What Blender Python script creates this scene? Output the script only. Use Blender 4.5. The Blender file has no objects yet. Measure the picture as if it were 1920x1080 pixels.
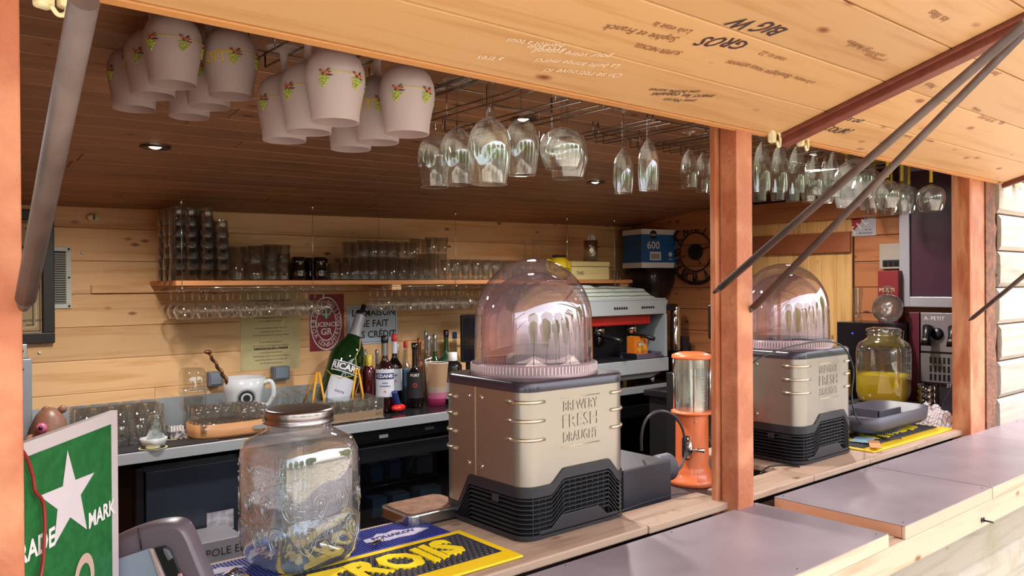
import bpy, math, random
from math import sin, cos, pi, radians as R
from mathutils import Vector, Matrix
random.seed(7)
SC = bpy.context.scene
COL = SC.collection

# ------------------------------------------------------------------ camera
F_PX, EYE = 1492.2, Vector((0, 0, 1.69))
_yaw, _pit, _rol = R(50.05), R(-.2576), R(-.3871)
CF = Vector((cos(_yaw) * cos(_pit), sin(_yaw) * cos(_pit), sin(_pit)))
_r = Vector((sin(_yaw), -cos(_yaw), 0)); _u = _r.cross(CF)
CR = _r * cos(_rol) + _u * sin(_rol); CU = -_r * sin(_rol) + _u * cos(_rol)
cam = bpy.data.cameras.new('camera'); camo = bpy.data.objects.new('camera', cam); COL.objects.link(camo)
cam.sensor_width = 36; cam.lens = 36 * F_PX / 1920; cam.clip_start = .02
camo.matrix_world = Matrix(((CR.x, CU.x, -CF.x, EYE.x), (CR.y, CU.y, -CF.y, EYE.y), (CR.z, CU.z, -CF.z, EYE.z), (0, 0, 0, 1)))
SC.camera = camo

# ------------------------------------------------------------------ light
w = bpy.data.worlds.new('world'); SC.world = w; w.use_nodes = True
nt = w.node_tree; bg = nt.nodes['Background']
sky = nt.nodes.new('ShaderNodeTexSky'); sky.sky_type = 'NISHITA'; sky.sun_disc = False
sky.sun_elevation = R(62); sky.sun_rotation = R(150); sky.air_density = 1.0; sky.dust_density = 3.0; sky.ozone_density = .6
hs = nt.nodes.new('ShaderNodeHueSaturation'); hs.inputs['Saturation'].default_value = .42
nt.links.new(sky.outputs[0], hs.inputs['Color']); nt.links.new(hs.outputs[0], bg.inputs[0])
bg.inputs[1].default_value = .68
sun = bpy.data.lights.new('sun', 'SUN'); sun.energy = 1.5; sun.angle = R(1.5); sun.color = (1, .95, .86)
suno = bpy.data.objects.new('sun', sun); COL.objects.link(suno)
suno.rotation_euler = Vector((-.32, .22, -1)).to_track_quat('-Z', 'Y').to_euler()   # high, from the street side and the right
SC.view_settings.view_transform = 'Standard'; SC.view_settings.look = 'None'
SC.view_settings.gamma = 1; SC.view_settings.use_curve_mapping = False
SC.view_settings.exposure = .35
SC.cycles.transparent_max_bounces = 40; SC.cycles.max_bounces = 10; SC.cycles.diffuse_bounces = 6
SC.cycles.glossy_bounces = 5; SC.cycles.caustics_reflective = False; SC.cycles.caustics_refractive = False
SC.cycles.sample_clamp_indirect = 6

# ------------------------------------------------------------------ helpers
def ray(x, y): return CF + CR * ((x - 960) / F_PX) - CU * ((y - 540) / F_PX)
def P(x, y, X=None, Y=None, Z=None):
    d = ray(x, y)
    t = (X - EYE.x) / d.x if X is not None else (Y - EYE.y) / d.y if Y is not None else (Z - EYE.z) / d.z
    return EYE + d * t
def px(p):
    v = Vector(p) - EYE; d = v.dot(CF)
    return 960 + F_PX * v.dot(CR) / d, 540 - F_PX * v.dot(CU) / d
def zt(X, Y, y):            # height of the point above (X, Y) seen at row y
    lo, hi = -1., 4.
    for _ in range(40):
        m = (lo + hi) / 2
        if px((X, Y, m))[1] > y: lo = m
        else: hi = m
    return lo
def wm(npx, p):             # npx pixels across, at point p, in metres
    v = Vector(p) - EYE
    return npx * v.dot(CF) / F_PX * (v.dot(CF) / Vector((v.x, v.y, 0)).length)
ORD = ['first', 'second', 'third', 'fourth', 'fifth', 'sixth', 'seventh', 'eighth', 'ninth', 'tenth', 'eleventh', 'twelfth',
       'thirteenth', 'fourteenth', 'fifteenth', 'sixteenth', 'seventeenth', 'eighteenth', 'nineteenth', 'twentieth', 'twenty-first', 'twenty-second', 'twenty-third', 'twenty-fourth']

def srgb(h):
    c = [int(h[i:i + 2], 16) / 255 for i in (0, 2, 4)]
    return tuple((v / 12.92 if v < .04045 else ((v + .055) / 1.055) ** 2.4) for v in c) + (1,)

_M = {}
def mat(name, col='808080', rough=.5, metal=0., **k):
    if name in _M: return _M[name]
    m = bpy.data.materials.new(name); m.use_nodes = True; _M[name] = m
    b = m.node_tree.nodes['Principled BSDF']; c = srgb(col)
    b.inputs['Base Color'].default_value = c; b.inputs['Roughness'].default_value = rough; b.inputs['Metallic'].default_value = metal
    for a, v in k.items():
        if a == 'coat': b.inputs['Coat Weight'].default_value = v
        if a == 'emit': b.inputs['Emission Color'].default_value = c; b.inputs['Emission Strength'].default_value = v
        if a == 'trans': b.inputs['Transmission Weight'].default_value = v; b.inputs['IOR'].default_value = k.get('ior', 1.45)
        if a == 'sheen': b.inputs['Sheen Weight'].default_value = v
    n = k.get('noise')      # (scale, amount, second colour[, stretch])
    t = m.node_tree; L = t.links.new
    if n or k.get('bump'):
        tc = t.nodes.new('ShaderNodeTexCoord'); mp = t.nodes.new('ShaderNodeMapping'); L(tc.outputs['Object'], mp.inputs[0])
        if n and len(n) > 3: mp.inputs['Scale'].default_value = n[3]
    if n:
        nz = t.nodes.new('ShaderNodeTexNoise'); nz.inputs['Scale'].default_value = n[0]; nz.inputs['Detail'].default_value = 6
        L(mp.outputs[0], nz.inputs[0]); cr = t.nodes.new('ShaderNodeValToRGB'); L(nz.outputs[0], cr.inputs[0])
        cr.color_ramp.elements[0].position = .5 - n[1] / 2; cr.color_ramp.elements[1].position = .5 + n[1] / 2
        cr.color_ramp.elements[0].color = c; cr.color_ramp.elements[1].color = srgb(n[2]); L(cr.outputs[0], b.inputs['Base Color'])
    if k.get('bump'):
        s, st = k['bump']; nz = t.nodes.new('ShaderNodeTexNoise'); nz.inputs['Scale'].default_value = s; L(mp.outputs[0], nz.inputs[0])
        bp = t.nodes.new('ShaderNodeBump'); bp.inputs['Strength'].default_value = st; bp.inputs['Distance'].default_value = .01
        L(nz.outputs[0], bp.inputs['Height']); L(bp.outputs[0], b.inputs['Normal'])
    return m

def wood(name, light, dark, knot='5a2c14', axis='X', rough=.5, knots=1., grime=None, scale=1.):
    """pine: long grain along axis, knots, and a tone that differs from board to board"""
    if name in _M: return _M[name]
    m = bpy.data.materials.new(name); m.use_nodes = True; _M[name] = m
    t = m.node_tree; N = t.nodes.new; L = t.links.new; b = t.nodes['Principled BSDF']; b.inputs['Roughness'].default_value = rough
    tc = N('ShaderNodeTexCoord'); oi = N('ShaderNodeObjectInfo')
    off = N('ShaderNodeVectorMath'); off.operation = 'MULTIPLY_ADD'
    cb = N('ShaderNodeCombineXYZ')
    for i in range(3): L(oi.outputs['Random'], cb.inputs[i])
    L(cb.outputs[0], off.inputs[0]); off.inputs[1].default_value = (37, 53, 71); L(tc.outputs['Object'], off.inputs[2])
    s = {'X': (1.6, 26, 26), 'Y': (26, 1.6, 26), 'Z': (26, 26, 1.6)}[axis]
    mp = N('ShaderNodeMapping'); mp.inputs['Scale'].default_value = [v * scale for v in s]; L(off.outputs[0], mp.inputs[0])
    nz = N('ShaderNodeTexNoise'); nz.inputs['Scale'].default_value = 1.; nz.inputs['Detail'].default_value = 5; nz.inputs['Distortion'].default_value = .6
    L(mp.outputs[0], nz.inputs[0])
    cr = N('ShaderNodeValToRGB'); L(nz.outputs[0], cr.inputs[0])
    cr.color_ramp.elements[0].position = .3; cr.color_ramp.elements[1].position = .75
    cr.color_ramp.elements[0].color = srgb(dark); cr.color_ramp.elements[1].color = srgb(light)
    e = cr.color_ramp.elements.new(.5); e.color = srgb(light)
    ks = {'X': (5.2, 12, 12), 'Y': (12, 5.2, 12), 'Z': (12, 12, 5.2)}[axis]
    mk = N('ShaderNodeMapping'); mk.inputs['Scale'].default_value = ks; L(off.outputs[0], mk.inputs[0])
    vo = N('ShaderNodeTexVoronoi'); vo.inputs['Scale'].default_value = 1.; L(mk.outputs[0], vo.inputs[0])
    kr = N('ShaderNodeValToRGB'); L(vo.outputs['Distance'], kr.inputs[0])
    kr.color_ramp.elements[0].position = .05 * knots; kr.color_ramp.elements[0].color = (1, 1, 1, 1)
    kr.color_ramp.elements[1].position = .14 * knots + .001; kr.color_ramp.elements[1].color = (0, 0, 0, 1)
    mx = N('ShaderNodeMix'); mx.data_type = 'RGBA'; L(kr.outputs[0], mx.inputs[0]); L(cr.outputs[0], mx.inputs[6]); mx.inputs[7].default_value = srgb(knot)
    br = N('ShaderNodeMapRange'); L(oi.outputs['Random'], br.inputs[0]); br.inputs[3].default_value = .84; br.inputs[4].default_value = 1.1
    hv = N('ShaderNodeHueSaturation'); L(br.outputs[0], hv.inputs['Value']); L(mx.outputs[2], hv.inputs['Color'])
    last = hv.outputs[0]
    if grime:
        g = N('ShaderNodeTexNoise'); g.inputs['Scale'].default_value = grime[0]; g.inputs['Detail'].default_value = 8; L(tc.outputs['Object'], g.inputs[0])
        gr = N('ShaderNodeValToRGB'); L(g.outputs[0], gr.inputs[0]); gr.color_ramp.elements[0].position = grime[1]; gr.color_ramp.elements[1].position = grime[1] + .12
        gm = N('ShaderNodeMix'); gm.data_type = 'RGBA'; L(gr.outputs[0], gm.inputs[0]); L(last, gm.inputs[6]); gm.inputs[7].default_value = srgb(grime[2]); last = gm.outputs[2]
    L(last, b.inputs['Base Color'])
    bp = N('ShaderNodeBump'); bp.inputs['Strength'].default_value = .12; bp.inputs['Distance'].default_value = .004; L(nz.outputs[0], bp.inputs['Height']); L(bp.outputs[0], b.inputs['Normal'])
    return m

def thin(name, tint='f6faf8', refl=.07, edge=.75, rough=.0, power=3.2, bump=None, gloss='ffffff', haze=.0):
    """thin clear glass: what lies behind, plus a reflection that grows towards the rim"""
    if name in _M: return _M[name]
    m = bpy.data.materials.new(name); m.use_nodes = True; _M[name] = m
    t = m.node_tree; t.nodes.clear(); N = t.nodes.new; L = t.links.new
    o = N('ShaderNodeOutputMaterial'); tr = N('ShaderNodeBsdfTransparent'); tr.inputs[0].default_value = srgb(tint)
    gl = N('ShaderNodeBsdfGlossy'); gl.inputs['Roughness'].default_value = rough; gl.inputs[0].default_value = srgb(gloss)
    lw = N('ShaderNodeLayerWeight'); lw.inputs[0].default_value = .5
    pw = N('ShaderNodeMath'); pw.operation = 'POWER'; L(lw.outputs['Facing'], pw.inputs[0]); pw.inputs[1].default_value = power
    ma = N('ShaderNodeMath'); ma.operation = 'MULTIPLY_ADD'; L(pw.outputs[0], ma.inputs[0]); ma.inputs[1].default_value = edge; ma.inputs[2].default_value = refl
    ma.use_clamp = True
    mx = N('ShaderNodeMixShader'); L(ma.outputs[0], mx.inputs[0]); L(gl.outputs[0], mx.inputs[2]); L(mx.outputs[0], o.inputs[0])
    if haze:
        df = N('ShaderNodeBsdfTranslucent'); df.inputs[0].default_value = (.9, .9, .88, 1); hz = N('ShaderNodeMixShader'); hz.inputs[0].default_value = haze
        L(tr.outputs[0], hz.inputs[1]); L(df.outputs[0], hz.inputs[2]); L(hz.outputs[0], mx.inputs[1])
    else: L(tr.outputs[0], mx.inputs[1])
    if bump:
        tc = N('ShaderNodeTexCoord')
        if bump[2] == 'noise':
            nz = N('ShaderNodeTexNoise'); nz.inputs['Detail'].default_value = 4; h = nz.outputs[0]
        else:
            nz = N('ShaderNodeTexVoronoi'); h = nz.outputs['Distance']
        nz.inputs['Scale'].default_value = bump[0]; L(tc.outputs['Object'], nz.inputs[0])
        bp = N('ShaderNodeBump'); bp.inputs['Strength'].default_value = bump[1]; bp.inputs['Distance'].default_value = .004
        L(h, bp.inputs['Height']); L(bp.outputs[0], gl.inputs['Normal']); L(bp.outputs[0], lw.inputs['Normal'])
    return m

def frosted(name, col, through=.12, tl=.55):
    if name in _M: return _M[name]
    m = bpy.data.materials.new(name); m.use_nodes = True; _M[name] = m
    t = m.node_tree; t.nodes.clear(); N = t.nodes.new; L = t.links.new; o = N('ShaderNodeOutputMaterial')
    d = N('ShaderNodeBsdfPrincipled'); d.inputs['Base Color'].default_value = srgb(col); d.inputs['Roughness'].default_value = .45
    tlu = N('ShaderNodeBsdfTranslucent'); tlu.inputs[0].default_value = srgb(col); tr = N('ShaderNodeBsdfTransparent')
    a = N('ShaderNodeMixShader'); a.inputs[0].default_value = tl; L(d.outputs[0], a.inputs[1]); L(tlu.outputs[0], a.inputs[2])
    b = N('ShaderNodeMixShader'); b.inputs[0].default_value = through; L(a.outputs[0], b.inputs[1]); L(tr.outputs[0], b.inputs[2]); L(b.outputs[0], o.inputs[0])
    return m

class MB:
    def __init__(s): s.v = []; s.f = []; s.sm = []
    def add(s, vs, fs, smooth=False):
        k = len(s.v); s.v += [tuple(v) for v in vs]; s.f += [tuple(i + k for i in f) for f in fs]; s.sm += [smooth] * len(fs); return s
    def box(s, a, b, M=None):
        vs = [Vector((x, y, z)) for x in (a[0], b[0]) for y in (a[1], b[1]) for z in (a[2], b[2])]
        if M: vs = [M @ v for v in vs]
        return s.add(vs, [(0, 1, 3, 2), (4, 6, 7, 5), (0, 4, 5, 1), (2, 3, 7, 6), (0, 2, 6, 4), (1, 5, 7, 3)])
    def lathe(s, prof, seg=24, c=(0, 0, 0), M=None, sq=0, cap0=False, cap1=False):
        vs = []
        for r, z in prof:
            for i in range(seg):
                a = 2 * pi * i / seg; ca, sa = cos(a), sin(a); k = 1
                if sq: k = (abs(ca) ** sq + abs(sa) ** sq) ** (-1 / sq)
                v = Vector((r * k * ca, r * k * sa, z))
                if M: v = M @ v
                vs.append(v + Vector(c))
        fs = [(j * seg + i, j * seg + (i + 1) % seg, (j + 1) * seg + (i + 1) % seg, (j + 1) * seg + i) for j in range(len(prof) - 1) for i in range(seg)]
        s.add(vs, fs, True)
        n = len(s.v) - len(vs)
        if cap0: s.f.append(tuple(n + i for i in reversed(range(seg)))); s.sm.append(False)
        if cap1: s.f.append(tuple(n + (len(prof) - 1) * seg + i for i in range(seg))); s.sm.append(False)
        return s
    def cyl(s, c, r, h, seg=20, M=None): return s.lathe([(r, 0), (r, h)], seg, c, M, cap0=True, cap1=True)
    def tube(s, pts, r, seg=8, closed=False):
        pts = [Vector(p) for p in pts]; n = len(pts); vs = []; up = None
        for i, p in enumerate(pts):
            a = pts[(i - 1) % n] if closed or i else p; b = pts[(i + 1) % n] if closed or i < n - 1 else p
            d = (b - a).normalized()
            if up is None: up = Vector((0, 0, 1)) if abs(d.z) < .9 else Vector((1, 0, 0))
            x = d.cross(up).normalized(); up = x.cross(d).normalized(); rr = r[i] if isinstance(r, (list, tuple)) else r
            for k in range(seg):
                g = 2 * pi * k / seg; vs.append(p + x * rr * cos(g) + up * rr * sin(g))
        m = n if closed else n - 1
        fs = [(i * seg + k, i * seg + (k + 1) % seg, ((i + 1) % n) * seg + (k + 1) % seg, ((i + 1) % n) * seg + k) for i in range(m) for k in range(seg)]
        s.add(vs, fs, True)
        if not closed:
            b = len(s.v) - len(vs)
            s.f += [tuple(b + k for k in reversed(range(seg))), tuple(b + (n - 1) * seg + k for k in range(seg))]; s.sm += [False, False]
        return s
    def prism(s, outline, o, u, v, depth):       # outline in (u, v) about o, pushed by depth along u x v
        o, u, v = Vector(o), Vector(u).normalized(), Vector(v).normalized(); n = u.cross(v) * depth; k = len(outline)
        vs = [o + u * a + v * b for a, b in outline] + [o + u * a + v * b + n for a, b in outline]
        fs = [tuple(reversed(range(k))), tuple(range(k, 2 * k))] + [(i, (i + 1) % k, k + (i + 1) % k, k + i) for i in range(k)]
        return s.add(vs, fs)
    def ball(s, c, r, seg=12, rings=8, sc=(1, 1, 1)):
        pr = [(max(r * sin(pi * i / rings), 1e-5), -r * cos(pi * i / rings)) for i in range(rings + 1)]
        return s.lathe(pr, seg, c, Matrix.Diagonal((sc[0], sc[1], sc[2])))
    def mesh(s, name):
        me = bpy.data.meshes.new(name); me.from_pydata(s.v, [], s.f); me.update()
        me.polygons.foreach_set('use_smooth', s.sm); return me

def obj(name, mb, m, parent=None, loc=None, rot=None, bevel=0, kind=None):
    me = mb if isinstance(mb, bpy.types.Mesh) else mb.mesh(name)
    if not me.materials: me.materials.append(m)
    o = bpy.data.objects.new(name, me); COL.objects.link(o)
    if loc is not None: o.location = loc
    if rot is not None: o.rotation_euler = rot
    if parent: o.parent = parent
    if bevel:
        b = o.modifiers.new('bevel', 'BEVEL'); b.width = bevel; b.segments = 2; b.limit_method = 'ANGLE'
    if kind: o['kind'] = kind
    return o
def tag(o, label, cat, group=None):
    o['label'] = label; o['category'] = cat
    if group: o['group'] = group
    return o
def thing(name, label, cat, loc=(0, 0, 0), rz=0, group=None):
    o = bpy.data.objects.new(name, None); COL.objects.link(o); o.location = loc; o.rotation_euler = (0, 0, rz); o.empty_display_size = .05
    return tag(o, label, cat, group)
def kids(o): return [c for c in ALLKIDS.get(o.name, [])]
def dup(root, loc=None, rz=None, label=None, group=None):
    def cp(o, par):
        c = o.copy(); COL.objects.link(c)
        if par: c.parent = par
        for ch in list(o.children): cp(ch, c)
        return c
    c = cp(root, None)
    if loc is not None: c.location = loc
    if rz is not None: c.rotation_euler = (c.rotation_euler[0], c.rotation_euler[1], rz)
    if label: c['label'] = label
    if group: c['group'] = group
    return c
def one(name, mb, m, label, cat, group=None, loc=None, rot=None, bevel=0):
    return tag(obj(name, mb, m, None, loc, rot, bevel), label, cat, group)
def struct(name, mb, m, parent=None, bevel=0):
    o = obj(name, mb, m, parent, bevel=bevel)
    if not parent: o['kind'] = 'structure'
    return o

def text_geo(s, size, bold=0., shear=0., align='CENTER'):
    cu = bpy.data.curves.new('t', 'FONT'); cu.body = s; cu.size = size; cu.align_x = align; cu.offset = bold; cu.shear = shear; cu.resolution_u = 2
    cu.align_y = 'CENTER'
    o = bpy.data.objects.new('t', cu); COL.objects.link(o); me = o.to_mesh()
    vs = [v.co.copy() for v in me.vertices]; fs = [tuple(p.vertices) for p in me.polygons]
    o.to_mesh_clear(); bpy.data.objects.remove(o); bpy.data.curves.remove(cu); return vs, fs
def text(s, size, m, parent, o, u, v, name='lettering', bold=0., shear=0., wob=0, align='CENTER', mb=None):
    """flat writing at o, reading along u, upright along v"""
    vs, fs = text_geo(s, size, bold, shear, align); o, u, v = Vector(o), Vector(u).normalized(), Vector(v).normalized()
    n = u.cross(v) * .0006
    ws = [o + u * a.x + v * (a.y + wob * sin(a.x * 40 + size * 99)) + n for a in vs]
    if mb is not None: mb.add(ws, fs); return mb
    return obj(name, MB().add(ws, fs), m, parent)
def text_round(s, size, m, parent, rfun, z0, a0, name='lettering', bold=0., flip=1, c=(0, 0)):
    """writing wrapped round a turned body of radius rfun(z)"""
    vs, fs = text_geo(s, size, bold); ws = []
    for a in vs:
        z = z0 + a.y * flip; r = rfun(z) + .0008; t = a0 + flip * a.x / max(r, .01)
        ws.append((c[0] + r * cos(t), c[1] + r * sin(t), z))
    return obj(name, MB().add(ws, fs), m, parent)
def disc(mb, o, u, v, r, k=28, n=.0005, sx=1):
    o, u, v = Vector(o), Vector(u).normalized(), Vector(v).normalized(); nn = u.cross(v) * n
    return mb.add([o + u * r * sx * cos(2 * pi * i / k) + v * r * sin(2 * pi * i / k) + nn for i in range(k)], [tuple(range(k))])
def ring(mb, o, u, v, r0, r1, k=36, n=.0007, sx=1, a0=0, a1=2 * pi):
    o, u, v = Vector(o), Vector(u).normalized(), Vector(v).normalized(); nn = u.cross(v) * n; vs = []
    for i in range(k + 1):
        a = a0 + (a1 - a0) * i / k
        for r in (r0, r1): vs.append(o + u * r * sx * cos(a) + v * r * sin(a) + nn)
    return mb.add(vs, [(2 * i, 2 * i + 1, 2 * i + 3, 2 * i + 2) for i in range(k)])
def rrect(w_, h_, r, n=5):
    out = []
    for cx, cy, a in ((w_ - r, r, -90), (w_ - r, h_ - r, 0), (r, h_ - r, 90), (r, r, 180)):
        for i in range(n + 1):
            t = R(a + 90 * i / n); out.append((cx + r * cos(t), cy + r * sin(t)))
    return out
def bez(pts, n=8):          # smooth curve through the points
    pts = [Vector(p) for p in pts]; q = [pts[0] * 2 - pts[1]] + pts + [pts[-1] * 2 - pts[-2]]; out = []
    for i in range(1, len(q) - 2):
        for k in range(n):
            t = k / n; a, b, c, d = q[i - 1], q[i], q[i + 1], q[i + 2]
            out.append(.5 * ((2 * b) + (c - a) * t + (2 * a - 5 * b + 4 * c - d) * t * t + (3 * b - a - 3 * c + d) * t ** 3))
    return out + [pts[-1]]
X3, Y3, Z3 = Vector((1, 0, 0)), Vector((0, 1, 0)), Vector((0, 0, 1))

# ------------------------------------------------------------------ materials
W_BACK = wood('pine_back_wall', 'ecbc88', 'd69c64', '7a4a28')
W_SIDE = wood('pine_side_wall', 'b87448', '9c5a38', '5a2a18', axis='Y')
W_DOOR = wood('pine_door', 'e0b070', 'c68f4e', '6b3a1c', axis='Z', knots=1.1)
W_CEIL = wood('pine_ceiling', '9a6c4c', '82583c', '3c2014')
W_AWN = wood('pine_awning', 'd2a676', 'c49462', '8a4c2a', rough=.45, knots=1.15)
W_LIP = wood('pine_awning_lip', 'd0935a', 'b67642', '7a4426')
W_OUT = wood('pine_siding', 'a49b90', '8a8276', '6c5c48', rough=.7, grime=(3., .55, '8f8a76'))
W_BOARD = wood('counter_board_wood', 'b09480', '8c705e', '6a4a38', rough=.6, grime=(22, .66, '6a5040'))
W_EDGE = wood('pale_edge_wood', 'bea48e', 'a68a70', '7a4c2a', rough=.6)
W_PLY = wood('ply_underboard', 'b88468', '9c6a50', '6a4030', axis='Y', rough=.7)
W_SHELF = wood('shelf_wood', 'c58450', 'a96a3c', '6a3a20')
PAINT = mat('red_brown_paint', 'b26848', .5, noise=(7, .16, 'c88460'), bump=(60, .3))
PAINT_WORN = mat('worn_red_paint', 'b86a44', .55, noise=(16, .14, 'd2906a', (1, 1, .25)), bump=(40, .4))
BATTEN = mat('batten_paint', '6e3428', .55, noise=(30, .3, '7c4032'))
STEEL = mat('brushed_steel', 'b8b4b2', .28, 1., noise=(20, .5, 'a8a4a4', (1, 12, 12)))
CHROME = mat('chrome', 'd8d8d8', .09, 1.)
WIRE = mat('wire_steel', '8a8480', .25, 1.)
GALV = mat('counter_sheet', '8c8088', .40, .35, noise=(3.2, .3, '9c9098'), bump=(9, .06))
POLE = mat('old_iron_pole', '6c5c58', .5, .5, noise=(24, .4, '5a4a46', (1, 1, .3)))
BLACK = mat('black_plastic', '141316', .35)
BLACKM = mat('black_matte', '1c1a1c', .6)
GREY = mat('dark_grey_plastic', '2e2c34', .45)
MIDG = mat('mid_grey_plastic', '5c5e68', .5)
WHITE = mat('white_plastic', 'dcdcda', .4)
CREAM = mat('cream_plastic', 'e2d8b0', .4)
RED = mat('red_enamel', 'a82024', .35)
YEL = mat('yellow_plastic', 'd8b81c', .4)
YELR = mat('yellow_rubber', 'ecc414', .45)
ORANGE = mat('orange_plastic', 'ee7a48', .35, coat=.3)
PAPERC = mat('cream_paper', 'cfc090', .7)
INK = mat('ink', '1a1a20', .6)
INKB = mat('marker_ink', '3a2030', .6)
INKL = mat('faded_marker', '8c5c3c', .7)
INKW = mat('white_chalk_marker', 'f6e6d0', .6)
WHT = mat('white_print', 'e8e4e4', .5)
GL = thin('clear_glass', haze=.03)
GLN = thin('clear_glass_near', refl=.14, edge=.85, power=2.2, haze=.02)
GLB = thin('clear_glass_thick', tint='f1f2f0', refl=.07, edge=.75, power=2.3, haze=.05)
GLG = thin('green_tumbler_glass', tint='4c7860', refl=.08, edge=.6, gloss='a0c8b4')
GLK = thin('smoky_glass', tint='4a3f48', refl=.08, edge=.6)
GLC = thin('counter_glass', tint='fafaf8', refl=.11, edge=.75, power=2.2, haze=.11)
GLH = thin('hanging_small_glass', tint='fafaf8', refl=.07, edge=.95, power=1.9, haze=.05)
CARVED = thin('cut_glass', tint='f0f0f2', refl=.16, edge=.8, power=1.8, bump=(110, .9, 'vor'), haze=.12)

# ================================================================== SETTING
Y0, YB, XR = 1.38, 3.95, 4.50        # front edge of the inner counter, back wall, right wall
def ceil_z(X, Y): return 2.045 + .017 * (X - .7) + .13 * (YB - Y)

struct('ground', MB().box((-14, -16, -.06), (16, 1.28, 0)), mat('pale_paving', 'c8bca8', .9, noise=(2, .4, 'b4a690')))
struct('floor', MB().box((.1, 1.42, .1), (4.6, YB, .14)), mat('kiosk_floor', '2a2220', .6))
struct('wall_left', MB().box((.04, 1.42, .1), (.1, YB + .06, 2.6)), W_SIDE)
back = struct('wall_back', MB().box((.1, YB + .014, .1), (XR, YB + .06, 2.6)), mat('wall_groove', '7a5030', .8))
z = .92; k = 0
while z < 2.16:
    cuts = [.1] + sorted(random.uniform(.6, 4.) for _ in range(1)) + [XR]
    if k % 3 != 1: cuts = [.1, XR]
    k += 1
    for a, b in zip(cuts, cuts[1:]):
        obj('plank', MB().box((a + .0004, YB, z + .0006), (b - .0004, YB + .014, z + .1474)), W_BACK, back, bevel=.003)
    z += .148
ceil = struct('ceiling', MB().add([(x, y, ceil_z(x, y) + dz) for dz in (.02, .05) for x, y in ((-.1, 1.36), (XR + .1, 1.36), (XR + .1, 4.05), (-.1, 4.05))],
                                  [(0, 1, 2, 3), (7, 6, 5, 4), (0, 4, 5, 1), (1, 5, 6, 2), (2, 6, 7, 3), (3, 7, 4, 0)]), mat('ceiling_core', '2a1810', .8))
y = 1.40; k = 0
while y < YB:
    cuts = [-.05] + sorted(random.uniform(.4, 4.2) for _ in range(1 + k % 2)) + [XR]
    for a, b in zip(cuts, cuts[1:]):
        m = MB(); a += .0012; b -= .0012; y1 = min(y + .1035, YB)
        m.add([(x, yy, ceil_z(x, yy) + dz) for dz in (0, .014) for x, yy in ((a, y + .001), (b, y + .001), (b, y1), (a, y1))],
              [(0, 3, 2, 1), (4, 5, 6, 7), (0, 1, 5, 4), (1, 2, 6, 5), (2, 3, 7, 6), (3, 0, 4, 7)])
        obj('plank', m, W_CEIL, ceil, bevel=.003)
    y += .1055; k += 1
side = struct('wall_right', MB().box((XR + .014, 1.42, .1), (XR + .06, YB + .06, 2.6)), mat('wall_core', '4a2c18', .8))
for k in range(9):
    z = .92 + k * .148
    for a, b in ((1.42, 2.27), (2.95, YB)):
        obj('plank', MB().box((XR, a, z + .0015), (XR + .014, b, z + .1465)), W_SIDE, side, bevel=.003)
struct('trim_7', MB().box((XR - .03, 1.45, 2.06), (XR, YB, 2.19)), W_SIDE)
door = struct('door_1', MB().box((XR + .004, 2.28, .14), (XR + .012, 2.94, 2.12)), mat('wall_core', '4a2c18', .8))
for k in range(7):
    obj('plank', MB().box((XR - .012, 2.28 + k * .0945, .14), (XR + .004, 2.28 + k * .0945 + .092, 2.08)), W_DOOR, door, bevel=.002)
obj('rail', MB().box((XR - .034, 2.28, 1.865), (XR - .012, 2.94, 1.985)), mat('door_rail', '8a4a2c', .55, noise=(6, .4, '9a5836')), door, bevel=.002)
# front wall above the opening and below the counter
struct('wall_front', MB().box((-.6, 1.366, 2.15), (4.1, 1.376, 2.62)).box((-.6, 1.376, 2.21), (4.1, 1.43, 2.62)), W_SIDE)
low = struct('wall_front_low', MB().box((-1.2, 1.34, 0), (7.2, 1.41, 1.0)), mat('wall_core', '4a2c18', .8))
for k in range(6):
    m = MB(); z0 = .0 + k * .166; z1 = z0 + .164; pr = [(0, 0), (.018, .004), (.024, .03), (.024, .125), (.016, .155), (.008, .164), (0, .164)]
    for a, b in ((-1.2, 2.3), (2.302, 7.2)):
        obj('plank', MB().prism([(-d_, z_) for d_, z_ in pr], (a, 1.34, z0), Y3, Z3, b - a), W_OUT, low)
rightw = struct('wall_outer', MB().box((4.02, 1.36, 1.0), (7.2, 1.41, 3.0)), mat('wall_core', '4a2c18', .8))
W_SUN = wood('pine_siding_sunlit', 'b4a69a', '9e9082', '7a6248', rough=.7, grime=(4., .6, 'a8987c'))  # paler copy of the siding wood, sunlight put into its colour
for k in range(12):
    z0 = .99 + k * .168; pr = [(0, 0), (.016, .003), (.026, .02), (.028, .08), (.026, .145), (.014, .163), (0, .166)]
    obj('plank', MB().prism([(-d_, z_) for d_, z_ in pr], (4.0 + .012 * (k % 3), 1.37, z0), Y3, Z3, 3.2), W_SUN, rightw)

# posts
struct('trim_1', MB().box((.09, 1.335, .9), (.196, 1.40, 2.4)), PAINT, bevel=.003)
struct('trim_8', MB().box((.02, 1.325, 1.75), (.147, 1.345, 2.6)), W_EDGE, bevel=.003)
struct('trim_9', MB().box((.02, 1.325, .9), (.142, 1.345, 1.745)), W_EDGE, bevel=.003)
post = MB().box((1.969, 1.34, .86), (2.047, 1.398, 2.34)); struct('trim_2', post, PAINT, bevel=.003)
struct('trim_10', MB().box((1.957, 1.405, .86), (1.985, 1.425, 2.34)), PAINT_WORN, bevel=.002)
struct('trim_3', MB().box((3.673, 1.345, .95), (3.70, 1.42, 2.34)), PAINT_WORN, bevel=.003)
struct('trim_4', MB().box((3.702, 1.355, .95), (3.86, 1.42, 2.34)), PAINT, bevel=.003)
m = MB(); zz = .95                                             # weathered edge board with a ragged side
ol = [(0, .0)]; 
while zz < 2.33:
    ol.append((.10 + random.uniform(0, .028), zz - .95)); zz += random.uniform(.02, .05)
ol += [(.10, 1.39), (0, 1.39)]
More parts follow.
